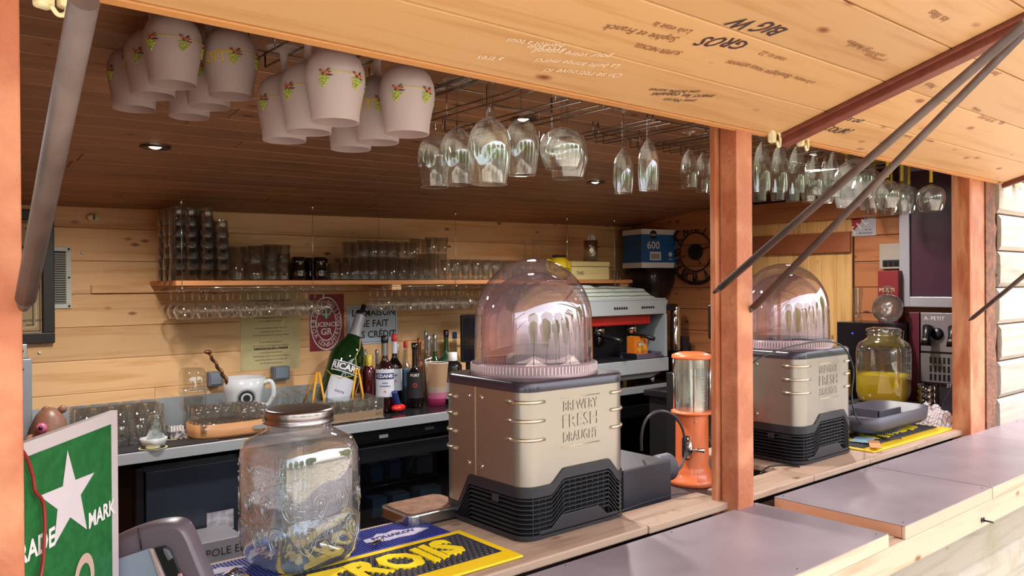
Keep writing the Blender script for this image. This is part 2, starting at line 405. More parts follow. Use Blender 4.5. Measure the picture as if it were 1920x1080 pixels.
struct('trim_5', m.prism(ol, (3.865, 1.35, .95), X3, Z3, -.03), mat('weathered_edge_board', '6a4638', .8, noise=(30, .3, '8c5c44'), bump=(60, .5)))

# ------------------------------------------------------------------ awning
TH = R(16.7); AO = Vector((0, 1.35, 2.132)); AU = Vector((0, -cos(TH), sin(TH))); AN = Vector((0, sin(TH), cos(TH)))
def aw(x, s, dn=0.): return AO + X3 * x + AU * s - AN * dn        # s metres out from the hinge, dn below the boards
def awp(qx, qy):                                                 # (x, s) of a mark on the boards
    d = ray(qx, qy); t = (AO - EYE).dot(AN) / d.dot(AN); q = EYE + d * t; return q.x, (q - AO).dot(AU)
awn = thing('awning', 'raised pine board shutter over the counter, covered in handwriting', 'awning', (0, 0, 0))
def slab(a, b, s0, s1, d0, d1):
    vs = [aw(x, s, d) for d in (d0, d1) for x, s in ((a, s0), (b, s0), (b, s1), (a, s1))]
    return MB().add(vs, [(0, 3, 2, 1), (4, 5, 6, 7), (0, 1, 5, 4), (1, 2, 6, 5), (2, 3, 7, 6), (3, 0, 4, 7)])
for pi_, (a, b) in enumerate(((-1.2, 2.196), (2.2, 4.03))):
    for k in range(8):
        obj('plank', slab(a, b - .002, (k * .178 if k else .0165) + .0012, (k + 1) * .178 - .0012, -.02, 0), W_AWN, awn, bevel=.003)
    obj('lower_edge', slab(a, b - .002, -.002, .0165, -.03, .003), W_LIP, awn, bevel=.002)
obj('backing', slab(-1.2, 4.03, 0, 1.42, -.034, -.022), mat('awning_felt', '3a3a3c', .9), awn)
obj('batten', slab(2.186, 2.232, .006, 1.42, .0015, .03), BATTEN, awn, bevel=.003)
obj('batten', slab(2.170, 2.185, .006, 1.42, .0015, .012), BATTEN, awn, bevel=.002)
obj('batten', slab(4.034, 4.06, .0, 1.42, -.03, .02), BATTEN, awn, bevel=.003)
def scrawl(s, qx, qy, ang, size, m=INKL, bold=.0, wob=.002, shear=.3, name='handwriting'):
    x, s0 = awp(qx, qy); a = R(ang); u = X3 * cos(a) + AU * sin(a); v = AU * cos(a) - X3 * sin(a)
    # the face looks down, so u x v must point along -AN
    if u.cross(v).dot(AN) > 0: v = -v
    return text(s, size, m, awn, aw(x, s0, .001), u, v, name, bold, shear, wob)
scrawl('BIG W', 1428, 50, 184, .056, INKB, .0006, .005, .6); scrawl('GROS', 1362, 80, 188, .052, INKB, .0006, .005, .5)
scrawl('Les oo', 1600, 222, 2, .042, INKB, .0003, .004); scrawl('COUR?', 1568, 243, 2, .045, INKB, .0003, .004)
for s, qx, qy, an, sz, mm in [
    ('La belle annee merci', 1085, 118, 192, .026, INKW), ('pour votre accueil', 1075, 99, 192, .026, INKW), ('avec joie', 1025, 90, 192, .026, INKW),
    ('On se retrouve ici', 1095, 136, 192, .028, INKW), ('a tres', 920, 108, 196, .026, INKW), ('bientot a tous', 1005, 80, 192, .024, INKW),
    ('Sophie et Franck', 1205, 62, 186, .03, INKL), ('SUPER NICKEL', 1235, 92, 186, .022, INKL), ('Lola etait la', 1262, 52, 186, .024, INKL),
    ('merci les copains', 1282, 178, 194, .028, INKB), ('une bonne soiree', 1265, 170, 194, .022, INKB), ('avec Martin', 1275, 187, 194, .022, INKB),
    ('Boulogne vous aimons', 1425, 130, 182, .028, INKL), ('tous ici 22', 1450, 105, 182, .024, INKL), ('a la votre', 1508, 150, 182, .024, INKL),
    ('mille bisous du sud', 1625, 95, 182, .022, INKL), ('on reviendra', 1612, 85, 182, .022, INKL), ('promis jure', 1640, 108, 182, .02, INKL), ('les filles', 1760, 30, 182, .03, INKL),
    ('bon ete', 1860, 135, 184, .03, INKL), ('Tour du lac', 1850, 222, 2, .03, INKL), ('vive la plage', 1740, 262, 2, .02, INKL),
    ('a bientot', 1700, 255, 2, .02, INKL), ('Marine', 1830, 205, 2, .024, INKL), ('Nath', 1745, 160, 182, .03, INKL)]:
    scrawl(s, qx, qy, an, sz, mm)

# ------------------------------------------------------------------ counters at the front
def board(label, a, b, y0, y1, seed=0):
    return one('counter_board', MB().box((a, y0, 1.028), (b, y1, 1.05)), W_BOARD, label, 'counter board', bevel=.004)
board('rough wooden inner counter board left of the middle post under the yellow mat', .2, 1.62, Y0, 1.86)
board('narrow wooden counter board end just left of the middle post', 1.621, 1.995, Y0 - .004, 1.51)
board('rough wooden inner counter board right of the middle post', 2.46, 3.70, Y0, 1.88)
board('narrow wooden counter board end just right of the middle post', 2.05, 2.458, Y0, 1.51)
sh_ = thing('low_cabinet', 'low dark cabinet under the orange dispenser', 'cabinet', (1.625, 1.52, .14))
obj('cabinet_top', MB().box((0, 0, .80), (1.5, .53, .825)), mat('dark_shelf', '2a2024', .5), sh_); obj('cabinet_body', MB().box((.01, .01, 0), (1.49, .52, .799)), BLACKM, sh_)
def flap(label, a, b):
    t = thing('counter_flap', label, 'counter', (a, .965, 1.0), 0)
    L = b - a
    obj('board', MB().box((0, .004, 0), (L, .385, .0335)), W_PLY, t, bevel=.002)
    obj('front_strip', MB().box((0, -.008, -.002), (L, .0035, .0335)), W_EDGE, t, bevel=.003)
    obj('metal_sheet', MB().box((0, -.006, .0338), (L, .386, .0352)), GALV, t)
    for i in range(max(2, int(L / .3))):
        for yy in (.01, .372):
            obj('screw', MB().ball((.03 + i * (L - .06) / max(1, int(L / .3) - 1), yy, .0354), .004, 8, 4, (1, 1, .4)), WIRE, t)
    return t
flap('long metal-topped counter flap in the foreground left of the middle post', .1, 2.075)
flap('short metal-topped counter flap right of the middle post with exposed plywood side', 2.17, 2.783)
flap('farthest metal-topped counter flap running to the right edge', 2.789, 5.6)
struct('trim_6', MB().box((-.2, .957, .925), (6.4, .992, .998)), W_EDGE, bevel=.003)
for q in (2.5, 4.2, .8): struct('trim_11', MB().box((q, .992, .94), (q + .04, 1.33, .99)), W_PLY)
b_ = thing('hook_bolt', 'small dark wing bolt under the outer counter edge', 'bolt', (P(1843, 972, Y=.955)))
obj('shank', MB().cyl((0, 0, -.006), .003, .03, 8, Matrix.Rotation(pi / 2, 3, 'X')), BLACK, b_)
obj('wing', MB().ball((-.008, 0, -.004), .007, 8, 6, (.7, .4, 1.2)), BLACK, b_); obj('wing', MB().ball((.009, 0, -.006), .007, 8, 6, (.7, .4, 1.2)), BLACK, b_)

# poles that prop the awning
def pole(label, p, q, r, hook=True):
    t = thing('support_pole', label, 'pole', p); p, q = Vector(p), Vector(q); d = (q - p).normalized()
    obj('rod', MB().tube([(0, 0, 0), (q - p)], r, 14), POLE, t)
    obj('flattened_tip', MB().tube([-d * .03 + Z3 * .002, d * .004], [r * .5, r * 1.02], 10), POLE, t)
    return t
def yz(qx, qy, X): return P(qx, qy, X=X)
pole('thick iron pole leaning beside the left post', P(48, 560, Y=1.30), P(158, 0, Y=1.30 - .48), .0135)
pole('iron pole whose lower end crosses the face of the middle post', P(1350, 540, Y=1.32), P(1925, 42, Y=.50), .0095)
pole('iron pole whose lower end sits right of the middle post', P(1412, 577, Y=1.33), P(1925, 56, Y=.60), .0095)
pole('iron pole end at the right post near the edge of the picture', P(1824, 596, Y=1.32), P(1935, 505, Y=1.02), .0085)

def latch(label, qx, qy, s=1., flip=1):
    p = P(qx, qy, Y=1.33); t = thing('latch_clip', label, 'clip', p, R(20))
    obj('body', MB().box((-.02 * s, -.008, -.016 * s), (.012 * s, .014, .02 * s)), CREAM, t, bevel=.006)
    obj('ear', MB().ball((-.014 * s, 0, .02 * s), .016 * s, 12, 8, (1.3, .6, .6)), CREAM, t)
    obj('loop', MB().tube(bez([(.004 * s, -.01, .02 * s), (.024 * s, -.014, .01 * s), (.026 * s, -.014, -.018 * s), (.012 * s, -.012, -.026 * s), (0, -.01, -.012 * s)], 5), .0045 * s), CREAM, t)
latch('cream plastic latch clip left of the brown batten', 1450, 258)
latch('cream plastic latch clip right of the brown batten', 1503, 265)
latch('cream plastic latch clip at the far right corner of the awning', 1908, 345)
latch('cream plastic latch clip at top left, nearer the left post', 88, 0, .8)
latch('cream plastic latch clip at top left beside the iron pole', 132, 2, .8)

# trees across the street (seen mirrored in the domes and glasses)
LEAF = mat('leaves', '5a7a34', .8, noise=(3, .5, '8aa04c'))
for i, (x, y_, s) in enumerate([(-8, -9, 2.3), (-2.2, -11, 2.5), (3.2, -12, 2.1), (8.5, -10, 2.4), (13, -5, 2.2)]):
    t = thing('tree', ['broad tree across the street, far left', 'tall tree across the street behind the viewer', 'small tree across the street, middle', 'broad tree across the street, right', 'tree beyond the right end of the counter'][i], 'tree', (x, y_, 0))
    cr = MB().ball((0, 0, 0), s, 22, 14, (1, 1, .8))
    cr.v = [tuple(Vector(v) * (1 + .16 * sin(v[0] * 3 + i) * cos(v[1] * 4) + .1 * sin(v[2] * 7))) for v in cr.v]
    cr.v = [(v[0], v[1], v[2] + 3.1) for v in cr.v]
    obj('crown', cr, LEAF, t); obj('trunk', MB().tube([(0, 0, 0), (.1, 0, 2)], [.22, .16], 10), POLE, t)

# lamps in the ceiling: one real, three more added to brighten the room
def downlight(label, X, Y, seen=True):
    z = ceil_z(X, Y); t = thing('ceiling_spotlight', label, 'lamp', (X, Y, z))
    obj('trim_ring', MB().lathe([(.030, -.004), (.046, -.006), (.052, -.003), (.052, .0)], 28), BLACK, t)
    obj('bulb', MB().ball((0, 0, .006), .024, 14, 8, (1, 1, .6)), mat('spot_bulb', 'ffe8c8', .2, emit=3.), t)
    l = bpy.data.lights.new('spot_light', 'SPOT'); l.energy = 64; l.color = (1, .94, .87); l.spot_size = R(165); l.spot_blend = 1; l.shadow_soft_size = .04
    lo = bpy.data.objects.new('spot_light', l); COL.objects.link(lo); lo.location = (0, 0, -.03); lo.parent = t
c = P(291, 273, Z=2.17)
for _ in range(5): c = P(291, 273, Z=ceil_z(c.x, c.y))
downlight('recessed round ceiling spotlight above the back counter', c.x, c.y)
downlight('added ceiling spotlight behind the hanging wine glasses', 1.9, 2.2)
downlight('added ceiling spotlight over the middle of the kiosk behind the post', 3.0, 2.9)
downlight('added ceiling spotlight at the right end behind the yellow-stemmed glasses', 3.75, 2.1)

# ================================================================== HANGING GLASSES
def goblet(name='frosted_goblet'):
    H, Rm = .205, .06
    prof = [(.047, 0), (.0485, .02), (.055, .055), (.0595, .082), (.058, .105), (.05, .125), (.036, .139), (.018, .147), (.009, .153), (.0075, .175), (.009, .196), (.03, .2025), (.039, .205), (.039, .207), (.001, .209)]
    return prof
GOB = goblet()
def rad(prof):
    def f(z):
        for (r0, z0), (r1, z1) in zip(prof, prof[1:]):
            if min(z0, z1) <= z <= max(z0, z1) and z1 != z0: return r0 + (r1 - r0) * (z - z0) / (z1 - z0)
        return prof[0][0]
    return f
FROST = frosted('frosted_glass', 'ddd0d0', .12, .55); FROST_IN = frosted('frosted_inside', 'cab8b8', .1, .5)
gob_me = MB().lathe(GOB, 36).mesh('goblet'); gob_in = MB().lathe([(.0455, .001), (.047, .02), (.0535, .055), (.058, .082), (.056, .105), (.048, .124), (.02, .145), (.001, .147)], 36).mesh('goblet_in')
GOLD = mat('gold_print', 'c8a830', .4); HOPG = mat('print_green', '9aa83a', .6); HOPD = mat('print_dark_leaf', '4a3424', .6); HOPR = mat('print_red', 'b85a44', .6)
rf = rad(GOB)
def rp(a, z, e=.001): r = rf(z) + e; return (r * cos(a), r * sin(a), z)
def emblem_geo(a0):
    g, d, rr = MB(), MB(), MB(); rnd = random.Random(3)
    for i in range(26):
        a = a0 + rnd.gauss(0, .09); z = .073 + rnd.gauss(0, .0055); g.ball(rp(a, z), .0022, 6, 4)
    for i in range(9):
        a = a0 + rnd.uniform(-.2, .2); z = .083 + rnd.uniform(-.004, .01)
        d.tube([rp(a0 + (a - a0) * .3, .082, .0006), rp(a, z, .0006), rp(a + (a - a0) * .5, z - .006 + rnd.random() * .008, .0006)], [.0015, .0018, .0004], 5)
    for i in range(8): rr.ball(rp(a0 + rnd.gauss(0, .09), .085 + rnd.gauss(0, .003)), .0024, 6, 4)
    return g, d, rr
emb = [[x.mesh('e') for x in emblem_geo(a)] for a in (0, 1.15, 2.3)]
band_me = MB().tube([rp(a / 10, .090 - .003 * sin(a / 23 * pi) , .0004) for a in range(24)], .0008, 5).mesh('gold_line')
tv = text_geo('TROLLS', .032, .0006)
tw = MB().add([rp(-.95 + a.x / .058, .076 - a.y, .0009) for a in tv[0]], tv[1]).mesh('name')
tv = text_geo('C 25cl', .011, 0.)
tc_ = MB().add([rp(-2.1 + a.x / .058, .082 - a.y, .0009) for a in tv[0]], tv[1]).mesh('mark')
def frosted_goblet(X, Y, zr, rz, label, writing=False):
    t = thing('frosted_goblet', label, 'glass', (X, Y, zr), rz, 'frosted goblets hanging from the racks')
    obj('bowl', gob_me, FROST, t); obj('bowl_inside', gob_in, FROST_IN, t)
    for e in emb:
        obj('hop_print', e[0], HOPG, t); obj('leaf_print', e[1], HOPD, t); obj('berry_print', e[2], HOPR, t)
    obj('gold_line', band_me, GOLD, t); obj('lettering', tc_, mat('grey_print', '8c7a80', .5), t)
    if writing: obj('lettering', tw, GOLD, t)
    return t
def faceang(X, Y): return math.atan2(-Y, -X)        # towards the viewer
for X, Ys, zr, rzs, names, wr in [
    (.536, (1.755, 1.90, 2.05), 2.12, (-.75, -1.7, -2.2), ('front frosted goblet of the far left hanging row, beside the wall end', 'middle frosted goblet of the far left hanging row', 'rear frosted goblet of the far left hanging row'), (0, 0, 0)),
    (.662, (1.76, 1.90, 2.04), 2.115, (.15, -2.6, 2.), ('frosted goblet with gold lettering at the front of the second hanging row', 'middle frosted goblet of the second hanging row', 'rear frosted goblet of the second hanging row'), (1, 1, 0)),
    (.757, (1.452, 1.573, 1.694), 2.018, (-.35, -.75, -2.0), ('largest-looking frosted goblet, front of the third hanging row', 'middle frosted goblet of the third hanging row', 'rear frosted goblet of the third hanging row'), (0, 0, 0)),
    (.926, (1.452, 1.575, 1.70), 2.015, (-.35, .1, .4), ('front frosted goblet of the fourth hanging row beside the clear wine glasses', 'middle frosted goblet of the fourth hanging row', 'rear frosted goblet of the fourth hanging row'), (0, 1, 0))]:
    for Y, rz, nm, w_ in zip(Ys, rzs, names, wr):
        frosted_goblet(X, Y, zr + random.uniform(-.003, .003), faceang(X, Y) + rz, nm, w_)

def rack(label, xs, y0, y1, z, n=5, group='wire glass racks under the ceiling'):
    """pairs of wires running inwards; glass feet slide between them"""
    t = thing('glass_rack', label, 'glass rack', (xs[0], y0, z), 0, group)
    for i, x in enumerate(xs):
        x -= xs[0]; L = y1 - y0
        obj('wire', MB().tube([(x, 0, 0), (x, L, 0), (x, L, .035)], .0022, 6), WIRE, t)
    for yy in (.04, (y1 - y0) * .55, y1 - y0 - .002):
        obj('crossbar', MB().tube([(-.01, yy, .0), (-.01, yy, .037), (xs[-1] - xs[0] + .01, yy, .037), (xs[-1] - xs[0] + .01, yy, 0)], .002, 6), WIRE, t)
    for hx in (0, xs[-1] - xs[0]):
        for yy in (.04, y1 - y0 - .01):
            zz = ceil_z(xs[0] + hx, y0 + yy) - z
            obj('hanger', MB().tube([(hx, yy, .037), (hx, yy, zz)], .0018, 6), WIRE, t)
    return t
def pairs(cs, hw=.022): return [v for c_ in cs for v in (c_ - hw, c_ + hw)]
rack('left wire rack holding the first two rows of frosted goblets', pairs((.536, .662)), 1.5, 2.16, 2.317)
rack('wire rack holding the third and fourth rows of frosted goblets', pairs((.753, .926)), 1.44, 1.84, 2.214)

def wine(D, H, hb, kind='wine', foot=None):
    """upside-down stem glass: rim at z 0, bowl height hb, foot at z H"""
    r = D / 2; f_ = foot or r * .85
    if kind == 'wine': b = [(.80, 0), (.86, .12), (.95, .32), (1, .52), (.97, .66), (.84, .80), (.60, .91), (.30, .98)]
    elif kind == 'balloon': b = [(.74, 0), (.84, .12), (.96, .32), (1, .5), (.95, .68), (.80, .83), (.52, .94), (.22, 1.)]
    elif kind == 'flute': b = [(.86, 0), (.94, .15), (1, .38), (.94, .62), (.74, .82), (.42, .94), (.2, 1.)]
    else: b = [(.80, 0), (.92, .12), (1, .3), (.92, .48), (.62, .7), (.3, .87), (.12, 1.)]
    pr = [(r * a, hb * c_) for a, c_ in b]
    s_ = .0042
    pr += [(s_, hb + .012), (s_ * .85, hb + (H - hb) * .5), (s_, H - .012), (f_ * .35, H - .005), (f_, H - .001), (f_, H + .0005)]
    return pr
def hang(qx, qy_rim, wpx, qy_bowl, qy_foot, Y, kind, label, group='stem glasses hanging above the counter', stemmat=None, material=None, seg=28, ratio=None):
    c_ = P(qx, qy_rim, Y=Y); D = wm(wpx, c_) * .98
    hb = zt(c_.x, c_.y, qy_bowl) - c_.z; H = zt(c_.x, c_.y, qy_foot) - c_.z; pr = wine(D, H, hb, kind)
    nb = 8 if kind in ('wine', 'balloon') else 7
    if stemmat: pr = [(a * (1.7 if nb <= i < nb + 3 else 1), b) for i, (a, b) in enumerate(pr)]
    t = thing('stem_glass', label, 'glass', c_, 0, group)
    obj('bowl', MB().lathe(pr[:nb] + [(.004, hb + .004)], seg), material or GLN, t)
    obj('rim', MB().tube([(pr[0][0] * cos(a * pi / 14), pr[0][0] * sin(a * pi / 14), 0) for a in range(28)], .0008, 5, True), GLB, t)
    obj('stem', MB().lathe(pr[nb:-3], 10), stemmat or GLB, t); obj('foot', MB().lathe(pr[-4:] + [(.001, H + .001)], 20), stemmat or GLN, t)
    return c_, D, H
L3 = [(815, 351, 66, 251, 170, 1.75, 'wine', 'leftmost clear wine glass of the hanging row, partly behind the next one'),
      (858, 346, 70, 240, 152, 1.60, 'wine', 'second clear wine glass of the hanging row'),
      (925, 346, 70, 236, 150, 1.62, 'wine', 'wine glass hanging just behind the tallest one'),
      (918, 345, 84, 220, 138, 1.46, 'wine', 'tallest clear wine glass hanging at the front'),
      (978, 328, 68, 222, 150, 1.55, 'wine', 'clear wine glass between the tallest glass and the balloon glasses'),
      (1064, 334, 82, 242, 178, 1.62, 'balloon', 'balloon glass hanging at the rear'),
      (1054, 316, 88, 240, 172, 1.49, 'balloon', 'round balloon glass hanging at the front'),
      (1169, 362, 40, 280, 205, 1.60, 'flute', 'left one of two separate champagne flutes'),
      (1216, 357, 41, 262, 205, 1.47, 'flute', 'right one of two separate champagne flutes')]
for a in L3: hang(*a)
rack('wire rack over the big wine glasses', pairs((P(858, 346, Y=1.6).x, P(918, 346, Y=1.46).x, P(978, 328, Y=1.55).x)), 1.44, 2.0, 2.185)
rack('wire rack over the balloon glasses', pairs((P(1054, 316, Y=1.49).x, P(1054, 316, Y=1.49).x + .11)), 1.44, 1.98, 2.155)
rack('wire rack over the two separate flutes', pairs((P(1169, 362, Y=1.6).x, P(1216, 357, Y=1.47).x)), 1.44, 1.9, 2.145)
# flutes and tulips round the middle post
k = 0
for qx, qy, wp, qb, qf, Y, kd in [(1292, 352, 34, 282, 248, 1.75), (1318, 360, 32, 288, 252, 1.85), (1342, 364, 32, 282, 250, 1.75), (1338, 370, 28, 296, 256, 2.0),
                                  (1398, 366, 34, 288, 248, 1.75), (1429, 358, 35, 268, 244, 1.62), (1424, 377, 30, 292, 256, 1.95), (1462, 359, 34, 272, 246, 1.62), (1458, 375, 30, 290, 256, 1.9),
                                  (1494, 362, 33, 276, 248, 1.62), (1486, 377, 30, 292, 256, 1.9)] and \
        [(1292, 352, 34, 282, 248, 1.75, 'flute'), (1318, 360, 32, 288, 252, 1.85, 'flute'), (1342, 364, 32, 282, 250, 1.75, 'flute'), (1338, 370, 28, 296, 256, 2.0, 'flute'),
         (1429, 358, 35, 268, 244, 1.62, 'flute'), (1424, 377, 30, 292, 256, 1.95, 'flute'), (1462, 359, 34, 272, 246, 1.62, 'flute'), (1458, 375, 30, 290, 256, 1.9, 'flute'),
         (1494, 362, 33, 276, 248, 1.62, 'flute'), (1486, 377, 30, 292, 256, 1.9, 'flute')]:
    lab = '%s champagne flute counted from the left of the cluster around the middle post' % ORD[k]; k += 1
    hang(qx, qy, wp, qb, qf, Y, kd, lab, 'flutes hanging around the middle post', seg=20)
for k, (qx, qy, wp, qb, qf, Y) in enumerate([(1527, 366, 34, 285, 258, 1.62), (1516, 378, 32, 300, 262, 1.85), (1561, 370, 38, 285, 258, 1.62), (1548, 380, 34, 296, 262, 1.9)]):
    hang(qx, qy, wp, qb, qf, Y, 'tulip', ['front left tulip glass right of the flutes', 'rear left tulip glass right of the flutes', 'front right tulip glass right of the flutes', 'rear right tulip glass right of the flutes'][k], 'tulip glasses', seg=20)
for k, (qx, qy, wp, qb, qf, Y, lab) in enumerate([(1604, 372, 78, 298, 266, 1.55, 'large crystal goblet hanging where the two iron poles cross the glasses'), (1590, 388, 60, 312, 268, 1.85, 'goblet hanging behind the large crystal goblet'), (1633, 392, 56, 318, 272, 1.85, 'goblet behind and right of the large crystal goblet')]):
    hang(qx, qy, wp, qb, qf, Y, 'balloon', lab, 'crystal goblets', material=GLB)
for k, (qx, qy, wp, qb, qf, Y) in enumerate([(1664, 391, 54, 338, 296, 1.62), (1692, 398, 52, 344, 300, 1.68), (1672, 404, 48, 350, 302, 1.9), (1705, 402, 46, 350, 305, 1.8), (1746, 396, 59, 347, 310, 1.50), (1588, 352, 50, 312, 285, 1.95), (1640, 402, 48, 348, 302, 2.05)]):
    hang(qx, qy, wp, qb, qf, Y, 'balloon', ['yellow-stemmed balloon glass, left front of the yellow-stemmed group', 'yellow-stemmed balloon glass, right front of the group', 'yellow-stemmed balloon glass at the rear centre', 'yellow-stemmed balloon glass at the rear right against the white frame', 'single yellow-stemmed balloon glass hanging apart before the maroon panel', 'yellow-stemmed glass behind the crystal goblets', 'yellow-stemmed balloon glass at the rear left of the group'][k], 'yellow-stemmed balloon glasses', stemmat=YEL)
for k, (xa, xb, Y, zz, lab) in enumerate([(1280, 1345, 1.75, P(1315, 250, Y=1.78).z, 'wire rack over the flutes left of the post'), (1430, 1570, 1.62, P(1440, 246, Y=1.62).z, 'wire rack over flutes and tulips right of the post'), (1600, 1750, 1.6, P(1690, 298, Y=1.66).z, 'wire rack over the yellow-stemmed glasses')]):
    x0, x1 = P(xa, 300, Y=Y).x, P(xb, 300, Y=Y).x; n = max(2, round((x1 - x0) / .12))
    rack(lab, pairs([P(q, 300, Y=1.62).x for q in (1429, 1462, 1494, 1527, 1561)] if k == 1 else [x0 + (x1 - x0) * i / (n - 1) for i in range(n)]), 1.46, 2.15, zz)

# ================================================================== BEER DISPENSERS
def beer_machine(label, loc):
    W, D = .375, .35; t = thing('beer_dispenser', label, 'beer dispenser', loc)
    METAL = mat('dispenser_metal', 'a8a09a', .32, .85, noise=(3, .4, 'a0988e')); TRIM = mat('dispenser_trim', '222026', .4); FIN = mat('dispenser_fins', '1c1c20', .4)
    def path(o, n=7, r=.045):                      # footprint, counter-clockwise from front left
        out = []
        for cx, cy, a in ((W - r, r, -90), (W - r, D - r, 0), (r, D - r, 90), (r, r, 180)):
            for i in range(n + 1):
                g = R(a + 90 * i / n); out.append((cx + (r + o) * cos(g), cy + (r + o) * sin(g)))
            nx = {-90: (W, None), 0: (None, D), 90: (0, None), 180: (None, 0)}[a]
        full = []
        for i, p in enumerate(out):
            q = out[(i + 1) % len(out)]; full.append(p); dd = math.dist(p, q)
            if dd > .03:
                m_ = 34
                for j in range(1, m_): full.append((p[0] + (q[0] - p[0]) * j / m_, p[1] + (q[1] - p[1]) * j / m_))
        return full
    def ramp(v, a, b): return max(0, min(1, (v - a) / (b - a)))
    def g(x, y):                                   # lower edge of the metal at a point of the footprint
        z_ = .135
        if y < .03 or y > D - .03: z_ += .034 * ramp(x, .09, .13) - .04 * ramp(x, .30, .335)
        if x < .03: z_ -= .085 * ramp(y, .225, .275); z_ += .0
        return z_
    def wall(o, f0, f1):
        pp = path(o); n = len(pp); vs = [(x, y, f0(x, y)) for x, y in pp] + [(x, y, f1(x, y)) for x, y in pp]
        return MB().add(vs, [(i, (i + 1) % n, n + (i + 1) % n, n + i) for i in range(n)], True)
    obj('metal_body', wall(0, g, lambda x, y: .372), METAL, t)
    m_ = wall(.003, lambda x, y: g(x, y) - .026, lambda x, y: g(x, y) + .001); obj('lower_trim', m_, TRIM, t)
    pp = path(.002); n = len(pp); p2 = path(-.004); vs = [(x, y, .371) for x, y in pp] + [(x, y, .392) for x, y in pp] + [(x, y, .398) for x, y in p2]
    m_ = MB().add(vs, [(i, (i + 1) % n, n + (i + 1) % n, n + i) for i in range(n)] + [(n + i, n + (i + 1) % n, 2 * n + (i + 1) % n, 2 * n + i) for i in range(n)], True)
    m_.add(vs[2 * n:], [tuple(range(n))]); obj('top_rim', m_, mat('dispenser_top', '332c38', .22), t)
    m_ = wall(-.014, lambda x, y: .012, lambda x, y: .3); m_.add([(x, y, .012) for x, y in path(-.014)], [tuple(reversed(range(n)))]); obj('inner_housing', m_, BLACK, t)
    for k in range(9):                             # louvres that follow the stepped edge
        def zf(x, y, k=k):
            z_ = g(x, y) - .031 - k * .0115
            if x < .03: z_ += .02 * ramp(y, .225, .275)
            return max(z_, .012 + (0 if z_ > .012 else 0))
        pp = path(.002); q = []
        vs = []; n = len(pp)
        for x, y in pp:
            z_ = zf(x, y); cx, cy = x - W / 2, y - D / 2; l = math.hypot(cx, cy); ix, iy = x - cx / l * .016, y - cy / l * .016
            vs += [(x, y, z_), (ix, iy, z_ + .006), (ix, iy, z_ + .003), (x, y, z_ - .003)]
        fs = []
        for i in range(n):
            j = (i + 1) % n
            if pp[i][1] < D * .5 or pp[i][0] > W * .6 or True:
                for c_ in range(4): fs.append((4 * i + c_, 4 * j + c_, 4 * j + (c_ + 1) % 4, 4 * i + (c_ + 1) % 4))
        obj('louvre', MB().add(vs, fs), FIN, t)
    for i in range(16):                            # vertical webs between the louvres
        x = .03 + i * .021
        if .02 < x < W - .02: obj('web', MB().box((x - .0012, .003, .014), (x + .0012, .012, g(x, 0) - .026)), FIN, t)
    ol = [(0, 0), (.085, 0), (.12, .028), (.255, .028), (.29, 0), (W - .045, 0), (W - .045, -.012), (0, -.012)]
    obj('front_flap', MB().prism([(a + .045 if a == 0 else a, b + .024) for a, b in ol], (0, .0, 0), X3, Z3, .004), TRIM, t, bevel=.001)
    m_ = wall(.004, lambda x, y: .006, lambda x, y: .016); obj('base_skirt', m_, TRIM, t)
    for x, y in ((.04, .04), (W - .04, .04), (.04, D - .04), (W - .04, D - .04)): obj('foot', MB().cyl((x, y, 0), .017, .014, 14), BLACK, t)
    # pressed ribs wrapping the corners
    RB = mat('dispenser_rib', 'd0c2ae', .25, .85)
    def corner(cx, cy, a0, a1, z_, r=.045, ext=.022):
        pts = [(cx + (r + .001) * cos(R(a0 + (a1 - a0) * i / 8)), cy + (r + .001) * sin(R(a0 + (a1 - a0) * i / 8)), z_) for i in range(9)]
        s0 = Vector((-sin(R(a0)), cos(R(a0)), 0)); s1 = Vector((-sin(R(a1)), cos(R(a1)), 0))
        return [Vector(pts[0]) - s0 * ext] + pts + [Vector(pts[-1]) + s1 * ext]
    for i in range(4):
        z_ = .175 + i * .047
        if i: obj('rib', MB().tube(corner(.045, .045, 180, 270, z_ + .03), .0048, 8), RB, t)
        if i: obj('rib', MB().tube(corner(W - .045, .045, 270, 360, z_ + .03), .0048, 8), RB, t)
        obj('rib', MB().tube(corner(.045, D - .045, 90, 180, z_ + .02), .0048, 8), RB, t)
    obj('seam', MB().box((-.0012, .197, .12), (.001, .200, .371)), RB, t)
    for yy in (.17, .225):
        for z_ in (.165, .345): obj('bolt', MB().ball((-.001, yy, z_), .0065, 12, 6, (.5, 1, 1)), CHROME, t)
    obj('switch', MB().box((-.004, .10, .085), (0, .125, .105)), GREY, t, bevel=.001)
    # pressed lettering on the front
    for s_, z_, sz in (('BREWERY', .325, .036), ('FRESH', .285, .048), ('DRAUGHT', .245, .036)):
        vs, fs = text_geo(s_, sz, .0004); wid = max(v.x for v in vs) * 2; sc = .128 / wid
        b_ = MB().add([(.195 + v.x * sc, -.0016, z_ + v.y) for v in vs], fs); b_.v = b_.v
        obj('lettering', b_, METAL, t)
    for z_ in (.348, .222): obj('lettering_rule', MB().tube([(.125, -.0005, z_), (.265, -.0005, z_)], .0015, 6), RB, t)
    # dome
    cx, cy = W / 2, D / 2
    DOME = thin('dome_plastic', 'f6eff1', refl=.20, edge=.6, power=2.4, gloss='f4ecf4', haze=.05)
    obj('dome_ring', MB().lathe([(.160, .398), (.176, .398), (.176, .404), (.172, .408), (.172, .426), (.168, .430), (.16, .431)], 64, (cx, cy, 0)), mat('dome_ring_plastic', 'b8a0a8', .25, trans=.35), t)
    rb = MB()
    for i in range(110):
        a = 2 * pi * i / 110; rb.box((-.0012, .171, .407), (.0012, .1755, .426), Matrix.Translation((cx, cy, 0)) @ Matrix.Rotation(a, 4, 'Z'))
